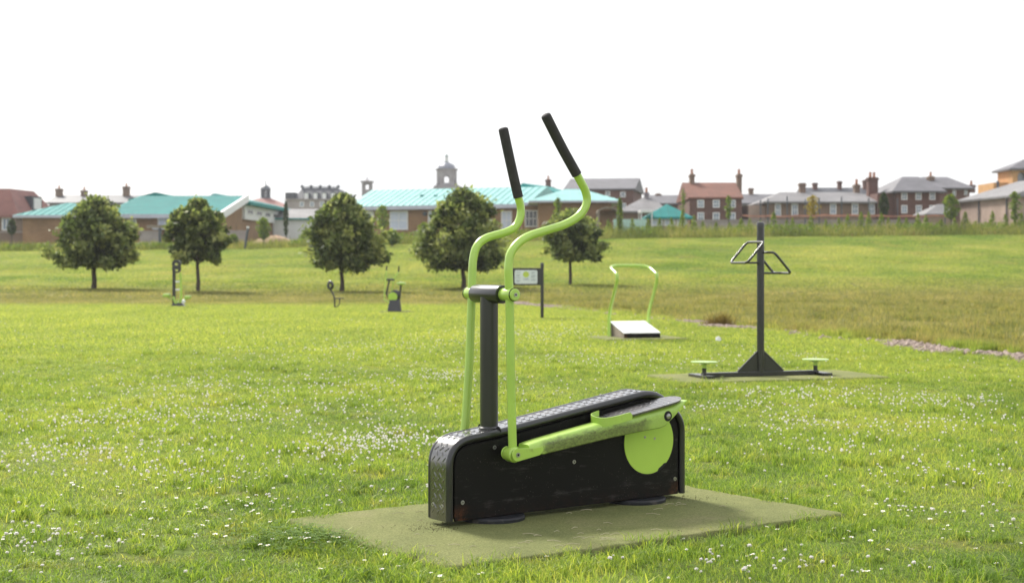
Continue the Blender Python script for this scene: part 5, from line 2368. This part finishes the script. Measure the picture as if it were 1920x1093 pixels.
def stones():
    """broken line of pinkish stones along the edge of the mown lawn"""
    V, Fc = [], []
    b = MB()
    ico = [(0, 0, 1), (.89, 0, .45), (.28, .85, .45), (-.72, .53, .45), (-.72, -.53, .45), (.28, -.85, .45), (.72, .53, -.45), (-.28, .85, -.45), (-.89, 0, -.45), (-.28, -.85, -.45), (.72, -.53, -.45), (0, 0, -1)]
    fc = [(0, 1, 2), (0, 2, 3), (0, 3, 4), (0, 4, 5), (0, 5, 1), (1, 6, 2), (2, 7, 3), (3, 8, 4), (4, 9, 5), (5, 10, 1), (6, 7, 2), (7, 8, 3), (8, 9, 4), (9, 10, 5), (10, 6, 1), (6, 11, 7), (7, 11, 8), (8, 11, 9), (9, 11, 10), (10, 11, 6)]
    i = 0
    while i < 6500:
        y = random.uniform(15.0, 41)
        dens = 1.0 if path_half(y) > .1 else .07
        i += 1
        if random.random() > dens:
            continue
        half = max(.15, path_half(y))
        o = random.gauss(0, half * .55)
        wob = .18 * math.sin(y * 1.9) + .1 * math.sin(y * 4.3)
        x = path_line(y) + o + wob - .05
        r = random.uniform(.018, .05)
        A = Euler((random.uniform(0, 6), random.uniform(0, 6), random.uniform(0, 6))).to_matrix()
        sc = Vector((random.uniform(.7, 1.3), random.uniform(.7, 1.2), random.uniform(.5, .9)))
        b.add([A @ Vector((p[0] * sc.x, p[1] * sc.y, p[2] * sc.z)) * r + Vector((x, y, r * .3)) for p in ico], fc)
    o = b.build('path_gravel', M['gravel'])
    tag(o, kind='stuff')
    # bare strip below the stones
    vs, fs = [], []
    n = 160
    for j in range(n + 1):
        y = 14.5 + 26.6 * j / n
        w = path_half(y) * (.85 + .15 * math.sin(y * 2.7))
        wob = .18 * math.sin(y * 1.9) + .1 * math.sin(y * 4.3)
        for s in (-1, 1):
            vs.append((path_line(y) + wob - .05 + s * w, y, .004))
    for j in range(n):
        fs.append((2 * j, 2 * j + 1, 2 * j + 3, 2 * j + 2))
    m = MB()
    m.add(vs, fs)
    tag(m.build('stone_path', M['gravel']), kind='structure')


stones()


def litter():
    x, y = gpt(1347, 642)
    m = MB()
    vs = []
    for (a, b_, c) in ((-.05, -.02, 0.01), (.02, -.03, .0), (.06, .0, .02), (.03, .04, .05), (-.03, .05, .03), (-.055, .02, .06), (0, .01, .09), (.03, -.01, .075)):
        vs.append((a, b_, c + .01))
    vs = [tuple(q * .75 for q in v) for v in vs]
    m.add(vs, [(0, 1, 7, 6), (1, 2, 7), (2, 3, 6, 7), (3, 4, 6), (4, 5, 6), (5, 0, 6), (0, 5, 4, 3, 2, 1)])
    o = m.build('crumpled_litter', M['paper'], loc=(x, y, .015))
    tag(o, 'crumpled piece of white litter lying in the lawn beside the twist station', 'litter', kind='thing')


litter()


def tuft_thing():
    x, y = gpt(1353, 612)
    n = 520
    P = np.stack([RNG.normal(size=n) * .10, RNG.normal(size=n) * .08, np.zeros(n) - .01], 1)
    P[:n // 3, 0] -= .18
    h = RNG.uniform(.12, .36, n)
    h[:n // 3] *= .55
    o = mesh_np('grass_tuft', blades_np(P, h, RNG.uniform(.004, .01, n), RNG.uniform(.2, 1.0, n)), 0, M['dry_tuft'], np.repeat(np.clip(RNG.normal(size=n) * .25 + .4, 0, 1), 2), loc=(x, y, 0))
    tag(o, 'brown dry grass tuft sticking up at the edge of the stone path', 'grass tuft')


tuft_thing()


# ------------------------------------------------------------------ lawn: blades scattered as ground cover
def blade_patch(name, size, n, hmin, hmax, wmin, wmax, clumps=0):
    if clumps:
        cc = RNG.uniform(-size / 2, size / 2, (clumps, 2))
        idx = RNG.integers(0, clumps, n)
        xy = cc[idx] + RNG.normal(size=(n, 2)) * size * .07
    else:
        xy = RNG.uniform(-size * .55, size * .55, (n, 2))
    P = np.concatenate([xy, np.full((n, 1), -.006)], 1)
    h = RNG.uniform(hmin, hmax, n) * RNG.uniform(.6, 1.2, n)
    v = blades_np(P, h, RNG.uniform(wmin, wmax, n), RNG.uniform(.15, 1.15, n))
    o = mesh_np(name, v, 0, M['blade'], np.repeat(RNG.uniform(0, 1, n), 2))
    COL.objects.unlink(o)
    return o


def scatter(name, pts, rots, scales, idx, protos, kind='stuff'):
    """one ground-cover object: the patches are set out on its points"""
    src = bpy.data.collections.new(name + '_source')
    for p in protos:
        src.objects.link(p)
    me = bpy.data.meshes.new(name)
    n = len(pts)
    me.vertices.add(n)
    me.vertices.foreach_set('co', np.asarray(pts, np.float32).ravel())
    a = me.attributes.new('rot', 'FLOAT_VECTOR', 'POINT')
    a.data.foreach_set('vector', np.asarray(rots, np.float32).ravel())
    a = me.attributes.new('scl', 'FLOAT_VECTOR', 'POINT')
    a.data.foreach_set('vector', np.asarray(scales, np.float32).ravel())
    a = me.attributes.new('idx', 'INT', 'POINT')
    a.data.foreach_set('value', np.asarray(idx, np.int32))
    o = bpy.data.objects.new(name, me)
    COL.objects.link(o)
    g = bpy.data.node_groups.new(name, 'GeometryNodeTree')
    g.interface.new_socket('Geometry', in_out='INPUT', socket_type='NodeSocketGeometry')
    g.interface.new_socket('Geometry', in_out='OUTPUT', socket_type='NodeSocketGeometry')
    gi, go = g.nodes.new('NodeGroupInput'), g.nodes.new('NodeGroupOutput')
    ip = g.nodes.new('GeometryNodeInstanceOnPoints')
    ci = g.nodes.new('GeometryNodeCollectionInfo')
    ci.inputs['Collection'].default_value = src
    ci.inputs['Separate Children'].default_value = True
    ci.inputs['Reset Children'].default_value = True

    def attr(nm, ty):
        n_ = g.nodes.new('GeometryNodeInputNamedAttribute')
        n_.data_type = ty
        n_.inputs['Name'].default_value = nm
        return n_.outputs['Attribute']
    g.links.new(gi.outputs[0], ip.inputs['Points'])
    g.links.new(ci.outputs[0], ip.inputs['Instance'])
    ip.inputs['Pick Instance'].default_value = True
    g.links.new(attr('idx', 'INT'), ip.inputs['Instance Index'])
    er = g.nodes.new('FunctionNodeEulerToRotation')
    g.links.new(attr('rot', 'FLOAT_VECTOR'), er.inputs[0])
    g.links.new(er.outputs[0], ip.inputs['Rotation'])
    g.links.new(attr('scl', 'FLOAT_VECTOR'), ip.inputs['Scale'])
    g.links.new(ip.outputs[0], go.inputs[0])
    md = o.modifiers.new('scatter', 'NODES')
    md.node_group = g
    tag(o, kind=kind)
    return o


def in_poly(x, y, poly):
    c = False
    n = len(poly)
    j = n - 1
    for i in range(n):
        xi, yi = poly[i]
        xj, yj = poly[j]
        if (yi > y) != (yj > y) and x < (xj - xi) * (y - yi) / (yj - yi) + xi:
            c = not c
        j = i
    return c


def edge_dist(x, y, poly):
    best = 1e9
    n = len(poly)
    for i in range(n):
        ax, ay = poly[i]
        bx, by = poly[(i + 1) % n]
        dx, dy = bx - ax, by - ay
        t = max(0, min(1, ((x - ax) * dx + (y - ay) * dy) / (dx * dx + dy * dy + 1e-12)))
        best = min(best, (ax + dx * t - x) ** 2 + (ay + dy * t - y) ** 2)
    return math.sqrt(best)


def slope_rot(x, y, rz):
    e = .5
    gx = (gz(x + e, y) - gz(x - e, y)) / (2 * e)
    gy = (gz(x, y + e) - gz(x, y - e)) / (2 * e)
    nrm = Vector((-gx, -gy, 1)).normalized()
    q = Vector((0, 0, 1)).rotation_difference(nrm).to_matrix() @ Matrix.Rotation(rz, 3, 'Z')
    e_ = q.to_euler()
    return (e_.x, e_.y, e_.z)


PADBB = [(min(p[0] for p in q), max(p[0] for p in q), min(p[1] for p in q), max(p[1] for p in q)) for q in PADS]


def on_pad(x, y, margin):
    """True when closer than margin outside the pad edge, or on the pad"""
    for q, bb in zip(PADS, PADBB):
        if bb[0] - margin < x < bb[1] + margin and bb[2] - margin < y < bb[3] + margin:
            if in_poly(x, y, q) or edge_dist(x, y, q) < margin:
                return True
    return False


def lawn():
    near = [blade_patch('near_sward', .25, 360, .018, .052, .0022, .0042) for _ in range(4)] + [blade_patch('near_sward', .25, 330, .03, .085, .0025, .005, 9) for _ in range(2)]
    rough = [blade_patch('rough_sward', 1.0, 2000, .05, .13, .005, .010, 16) for _ in range(3)]
    tiny = [blade_patch('edge_sward', .07, 42, .02, .055, .0022, .0042) for _ in range(4)]
    mid = [blade_patch('mid_sward', 1.0, 2600, .02, .05, .006, .011) for _ in range(4)]
    far = [blade_patch('far_sward', 2.0, 2600, .03, .07, .014, .03) for _ in range(4)]

    # close lawn
    pts, rots, scl, idx = [], [], [], []
    y = 4.6
    while y < 19.0:
        hw = .44 * y + .9
        st = .215
        x = -hw
        while x < hw:
            a, b = x + random.uniform(-.05, .05), y + random.uniform(-.05, .05)
            if b > 14 and abs(a - path_mid(b)) < path_half(b) + .06:
                x += st
                continue
            if not on_pad(a, b, .12 if b < 12 else .22):
                pts.append((a, b, 0))
                rots.append((0, 0, random.uniform(0, 6.28)))
                s = random.uniform(.85, 1.2)
                hz = .85 + .35 * math.sin(a * 1.9 + 1) * math.sin(b * 1.3) + .12 * math.sin(a * 5.1 + b * 3.7)
                hz *= 1.15 if b < 6.6 else 1
                scl.append((s, s, s * max(.5, hz)))
                idx.append(random.choice((0, 1, 2, 3, 0, 1, 2, 3, 4, 5)))
            x += st
        y += st
    b = 18.8
    while b < 41.5:
        a = -1.3
        while a < 1.3:
            q, w = path_mid(b) + a + random.uniform(-.05, .05), path_half(b)
            if abs(a) > w + .03 and gz(q, b) < .01:
                pts.append((q, b + random.uniform(-.05, .05), 0))
                rots.append((0, 0, random.uniform(0, 6.28)))
                scl.append((1.25, 1.25, random.uniform(.8, 1.3) * (1.6 if a > 0 else 1.0)))
                idx.append(random.choice((0, 1, 2, 3, 4, 5)))
            a += .25
        b += .25
    scatter('lawn_grass', pts, rots, scl, idx, near)
    # small tufts that close the gap round the pads
    pts, rots, scl, idx = [], [], [], []
    for q, bb in zip(PADS, PADBB):
        if bb[2] > 24:
            continue
        stp = .042
        x = bb[0] - .3
        while x < bb[1] + .3:
            y = bb[2] - .3
            while y < bb[3] + .3:
                a, b = x + random.uniform(-.02, .02), y + random.uniform(-.02, .02)
                e = edge_dist(a, b, q)
                ins = in_poly(a, b, q)
                if b < 6.7 and a > .25 and (b - 5.43) < (a + .222) * .66 + .02 and e < .10 and random.random() < .8:
                    y += stp
                    continue
                if (not ins and e < .26) or (ins and e < .03 * (1 + math.sin(a * 9 + b * 13)) and random.random() < .5):
                    pts.append((a, b, .012 if ins else 0))
                    rots.append((0, 0, random.uniform(0, 6.28)))
                    s = random.uniform(.8, 1.3)
                    scl.append((s, s, s * random.uniform(.7, 1.45)))
                    idx.append(random.randrange(4))
                y += stp
            x += stp
    scatter('edge_grass', pts, rots, scl, idx, tiny)
    # middle distance
    pts, rots, scl, idx = [], [], [], []
    y = 18.9
    while y < 46:
        hw = .46 * y + 2
        x = -hw
        while x < hw:
            a, b = x + random.uniform(-.2, .2), y + random.uniform(-.2, .2)
            if b < 41 and abs(a - path_mid(b)) < .8:
                x += .8
                continue
            if not on_pad(a, b, .35):
                pts.append((a, b, gz(a, b)))
                rots.append(slope_rot(a, b, random.uniform(0, 6.28)))
                t = a - path_line(b)
                s = random.uniform(.9, 1.15)
                scl.append((s, s, s * ((1.0 if t < .2 else 1.5) + .25 * math.sin(a * 1.7 + b))))
                idx.append(random.randrange(4) if t < .1 or random.random() < .4 else 4 + random.randrange(3))
            x += .8
        y += .8
    for i in range(90):
        b = 15.5 + 9.5 * i / 90 + random.uniform(-.1, .1)
        a = path_line(b) + .38 + .18 * math.sin(b * 1.9) + random.uniform(0, .3)
        pts.append((a, b, 0))
        rots.append((0, 0, random.uniform(0, 6.28)))
        scl.append((.45, .45, random.uniform(.7, 1.7)))
        idx.append(4 + random.randrange(3))
    scatter('field_grass', pts, rots, scl, idx, mid + rough)
    # the slope
    pts, rots, scl, idx = [], [], [], []
    y = 45.5
    while y < 101:
        hw = .46 * y + 6
        x = -hw
        while x < hw:
            a, b = x + random.uniform(-.4, .4), y + random.uniform(-.4, .4)
            pts.append((a, b, gz(a, b) - .004))
            rots.append(slope_rot(a, b, random.uniform(0, 6.28)))
            s = random.uniform(.9, 1.15)
            scl.append((s, s, s * (1.0 + .35 * math.sin(a * .6) * math.sin(b * .5))))
            idx.append(random.randrange(4))
            x += 1.6
        y += 1.6
    scatter('slope_grass', pts, rots, scl, idx, far)


lawn()


# ------------------------------------------------------------------ clover and daisies
DRIFTS = [(-.80, 9.23, .28, .55, 120), (-1.05, 8.5, .24, .4, 40), (-1.62, 7.7, .28, .4, 55), (-1.42, 6.75, .22, .2, 30), (-1.95, 6.05, .22, .22, 34), (-1.65, 6.0, .2, .14, 24),
          (-2.55, 8.45, .38, .5, 45), (-2.25, 8.8, .5, .45, 45), (-2.95, 10.4, .5, .5, 55), (-2.4, 10.6, .5, .7, 55), (-1.6, 10.7, .6, .8, 60), (-1.3, 12.6, 1.1, 1.3, 150),
          (-2.9, 13.2, .9, 1.2, 90), (-.63, 14.4, .35, .5, 60), (.33, 22.8, 1.0, 2.0, 130), (-1.2, 19.5, 1.1, 2.0, 90), (.9, 16.5, .7, 1.2, 70), (-2.6, 17.5, 1.2, 1.8, 80),
          (2.45, 12.5, .6, .45, 80), (3.4, 11.7, .5, .45, 70), (2.1, 10.0, .4, .3, 34), (1.75, 11.3, .4, .3, 34), (3.0, 10.2, .5, .35, 40), (1.75, 6.64, .16, .14, 26),
          (.75, 5.6, .22, .12, 16), (1.1, 5.45, .2, .1, 14), (2.35, 7.8, .3, .4, 30), (2.5, 17.0, .9, 1.2, 60), (1.9, 8.9, .4, .5, 35), (2.2, 6.2, .3, .3, 22), (-.45, 7.3, .15, .12, 12),
          (-.95, 6.62, .12, .10, 22), (-.80, 5.95, .14, .12, 18), (-1.1, 6.3, .12, .12, 14)]


def flower_field():
    """places for flower heads: drifts of them through the fresh lawn and some in between"""
    out = []
    for (cx, cy, sx_, sy_, n) in DRIFTS:
        for _ in range(int(n * (2.2 if cy > 7.4 else 1.0))):
            out.append((random.gauss(cx, sx_ * .85), random.gauss(cy, sy_ * .8)))
    for _ in range(900):
        u = random.uniform(-40, 1960)
        v = 600 + 500 * random.random() ** 1.45
        d = CAM_H * F_PX / (v - Y_H)
        out.append(((u - 960) / F_PX * d, d))
    return [(x, y) for x, y in out if y > 5.0 and y < 36 and x < path_line(y) - .4 and not on_pad(x, y, .02)]


def clover_mesh(name, r, h, seed, with_leaf=True):
    rng = random.Random(seed)
    b = MB()
    # stalk
    lean = (rng.uniform(-.012, .012), rng.uniform(-.012, .012))
    b.tube([(0, 0, 0), (lean[0] * .4, lean[1] * .4, h * .5), (lean[0], lean[1], h)], .0011, 5, tag=1)
    # head of many little pointed florets
    for i in range(42):
        f = (i + .5) / 42
        th = math.acos(1 - 1.75 * f)
        ph = i * 2.39996
        dv = Vector((math.sin(th) * math.cos(ph), math.sin(th) * math.sin(ph), math.cos(th)))
        sd = dv.cross(Vector((.3, .2, 1))).normalized()
        up = sd.cross(dv)
        c = Vector((lean[0], lean[1], h + r * .5))
        L = r * rng.uniform(.72, 1.2)
        dv = Vector((dv.x, dv.y, dv.z * .8))
        b.add([c + dv * L * .2, c + dv * L * .75 + sd * r * .22, c + dv * L + up * r * .05, c + dv * L * .75 - sd * r * .22], [(0, 1, 2, 3)], 0)
        b.add([c + dv * L * .2, c + dv * L * .75 + up * r * .22, c + dv * L, c + dv * L * .75 - up * r * .22], [(0, 1, 2, 3)], 0)
    me_o = b.build(name, [M['petal'], M['stalk']], fix=False)
    a = me_o.data.attributes.new('rnd', 'FLOAT', 'POINT')
    zz = np.array([v[2] for v in b.v])
    a.data.foreach_set('value', np.clip(np.random.default_rng(seed).uniform(.3, 1, len(b.v)) - .5 * np.clip((h + r * .3 - zz) / r, 0, 1), 0, 1).astype(np.float32))
    return me_o


def daisy_mesh(name, r, h, seed):
    rng = random.Random(seed)
    b = MB()
    lean = (rng.uniform(-.01, .01), rng.uniform(-.01, .01))
    b.tube([(0, 0, 0), (lean[0], lean[1], h)], .0010, 5, tag=2)
    c = Vector((lean[0], lean[1], h))
    n = 13
    for i in range(n):
        a = 2 * PI * i / n + rng.uniform(-.1, .1)
        dv = Vector((math.cos(a), math.sin(a), rng.uniform(.05, .3)))
        sd = Vector((-math.sin(a), math.cos(a), 0))
        b.add([c + dv * r * .2, c + dv * r * .65 + sd * r * .19, c + dv * r, c + dv * r * .65 - sd * r * .19], [(0, 1, 2, 3)], 0)
    b.lathe([(r * .3, .0), (r * .28, r * .15), (r * .1, r * .22)], tuple(c), 8, tag=1)
    return b.build(name, [M['daisy'], M['daisy_eye'], M['stalk']], fix=False)


def flowers():
    spots = flower_field()
    spots.sort(key=lambda p: p[1])
    vis = [p for p in spots if abs(p[0]) < .352 * p[1]]
    off = [p for p in spots if abs(p[0]) >= .352 * p[1]]
    protos = [clover_mesh('clover_flower', r, h, s) for r, h, s in ((.0085, .046, 1), (.0096, .056, 2), (.0072, .040, 3))]
    dz = [daisy_mesh('daisy_flower', r, h, s) for r, h, s in ((.0105, .048, 4), (.0115, .056, 5))]
    used = set()
    nc = nd = 0
    rest = []
    for i, (x, y) in enumerate(vis):
        is_daisy = (math.sin(x * 2.3 + y * 1.7) > .25) or random.random() < .1
        if is_daisy and nd < 250 or (not is_daisy and nc < 300):
            pool = dz if is_daisy else protos
            src = pool[i % len(pool)]
            if src.name not in used:
                o = src
                used.add(src.name)
            else:
                o = src.copy()
                COL.objects.link(o)
            o.location = (x, y, 0)
            o.rotation_euler = (random.uniform(-.25, .25), random.uniform(-.25, .25), random.uniform(0, 6.28))
            s = random.uniform(.55, 1.05)
            o.scale = (s, s, s * .9)
            if is_daisy:
                nd += 1
                tag(o, 'white daisy with flat open petals in the close-up lawn', 'daisy', 'daisies scattered in the lawn')
            else:
                nc += 1
                tag(o, 'round white clover head on a short stalk in the close-up lawn', 'clover flower', 'clover flowers scattered in the lawn')
        else:
            rest.append((x, y))
    for pool in (protos, dz):
        for o in pool:
            if o.name not in used:
                bpy.data.objects.remove(o)
    rest += off
    # everything further away, as ground cover
    V, T = [], []
    rng = RNG
    for (x, y) in rest:
        h = random.uniform(.035, .07)
        r = random.uniform(.006, .0105)
        c = np.array([x, y, h])
        q = unit(rng.normal(size=(9, 3)) + np.array([0, 0, .45]))
        e = unit(np.cross(q, rng.normal(size=(9, 3))))
        f = np.cross(q, e)
        k = np.stack([c + q * r * .55 + e * r * .62, c + q * r * .55 + f * r * .62, c + q * r * .55 - e * r * .62, c + q * r * .55 - f * r * .62], 1)
        V.append(k.reshape(-1, 3))
        T += list(rng.uniform(.25, 1, 9))
    o = mesh_np('clover_bloom', np.concatenate(V), 0, M['petal'], np.array(T))
    tag(o, kind='stuff')
    # clover leaves by the pad corner
    n = 900
    P = np.stack([RNG.normal(size=n) * .17 - .80, RNG.normal(size=n) * .13 + 6.05, RNG.uniform(.025, .06, n)], 1)
    P = np.array([p for p in P if not on_pad(p[0], p[1], -.0)])
    P2 = np.stack([RNG.uniform(-.3, 1.7, 500), RNG.uniform(5.3, 6.6, 500), RNG.uniform(.02, .045, 500)], 1)
    P2 = np.array([p for p in P2 if not on_pad(p[0], p[1], .03) and math.sin(p[0] * 7) * math.sin(p[1] * 9) > .1])
    P = np.concatenate([P, P2])
    n = len(P)
    vs = []
    for k in range(3):
        a = RNG.uniform(0, .6, n) + k * 2 * PI / 3
        d = np.stack([np.cos(a), np.sin(a), RNG.uniform(-.1, .25, n)], 1)
        s = np.stack([-np.sin(a), np.cos(a), np.zeros(n)], 1)
        r = RNG.uniform(.009, .014, n)[:, None]
        vs.append(np.stack([P, P + d * r * .7 + s * r * .5, P + d * r, P + d * r * .7 - s * r * .5], 1).reshape(-1, 3))
    o = mesh_np('clover_leaves', np.concatenate(vs), 0, M['clover_leaf'], np.tile(np.clip(RNG.normal(size=n) * .25 + .5, 0, 1), 3))
    tag(o, kind='stuff')


flowers()


# ------------------------------------------------------------------ air
def haze():
    m = bpy.data.materials.new('haze_air')
    m.use_nodes = True
    n = m.node_tree
    n.nodes.remove(n.nodes['Principled BSDF'])
    v = n.nodes.new('ShaderNodeVolumePrincipled')
    v.inputs['Color'].default_value = (.93, .95, 1, 1)
    v.inputs['Density'].default_value = .00036
    v.inputs['Anisotropy'].default_value = .3
    n.links.new(v.outputs[0], n.nodes['Material Output'].inputs['Volume'])
    b = MB()
    b.box((-560, -75, -1.2), (560, 465, 48))
    o = b.build('haze', m)
    tag(o, kind='stuff')


haze()


def clippings():
    """dry stalks and crumbs lying on the big pad"""
    b = MB()
    for i in range(70):
        a, c = random.uniform(-.6, 1.3), random.uniform(5.7, 7.3)
        if i < 26:
            a, c = random.gauss(.33, .2), random.gauss(5.98, .12)
        if not in_poly(a, c, PADS[0]) or edge_dist(a, c, PADS[0]) < .08:
            continue
        an = random.uniform(-.5, .9)
        ln = random.uniform(.012, .07)
        z = .0325
        p = [Vector((a - math.cos(an) * ln / 2, c - math.sin(an) * ln / 2, z)), Vector((a, c, z + .004)), Vector((a + math.cos(an) * ln / 2, c + math.sin(an) * ln / 2, z))]
        b.tube(p, .0011, 4)
    o = b.build('grass_clippings', M['straw'])
    tag(o, kind='stuff')
    b = MB()
    for i in range(300):
        if i < 170:
            a, c = random.gauss(-.33, .07), random.gauss(6.22, .05)
        elif i < 270:
            a, c = random.gauss(.80, .08), random.gauss(7.0, .05)
        else:
            a, c = random.uniform(-.8, 1.4), random.uniform(5.6, 7.4)
        if not in_poly(a, c, PADS[0]):
            continue
        q = random.uniform(.001, .003)
        b.add([(a - q, c, .0305), (a + q, c - q, .0305), (a + q * .5, c + q, .0305), (a, c, .0305 + q * 1.2)], [(0, 1, 3), (1, 2, 3), (2, 0, 3), (2, 1, 0)])
    o = b.build('soil_crumbs', M['soil'])
    tag(o, kind='stuff')


clippings()
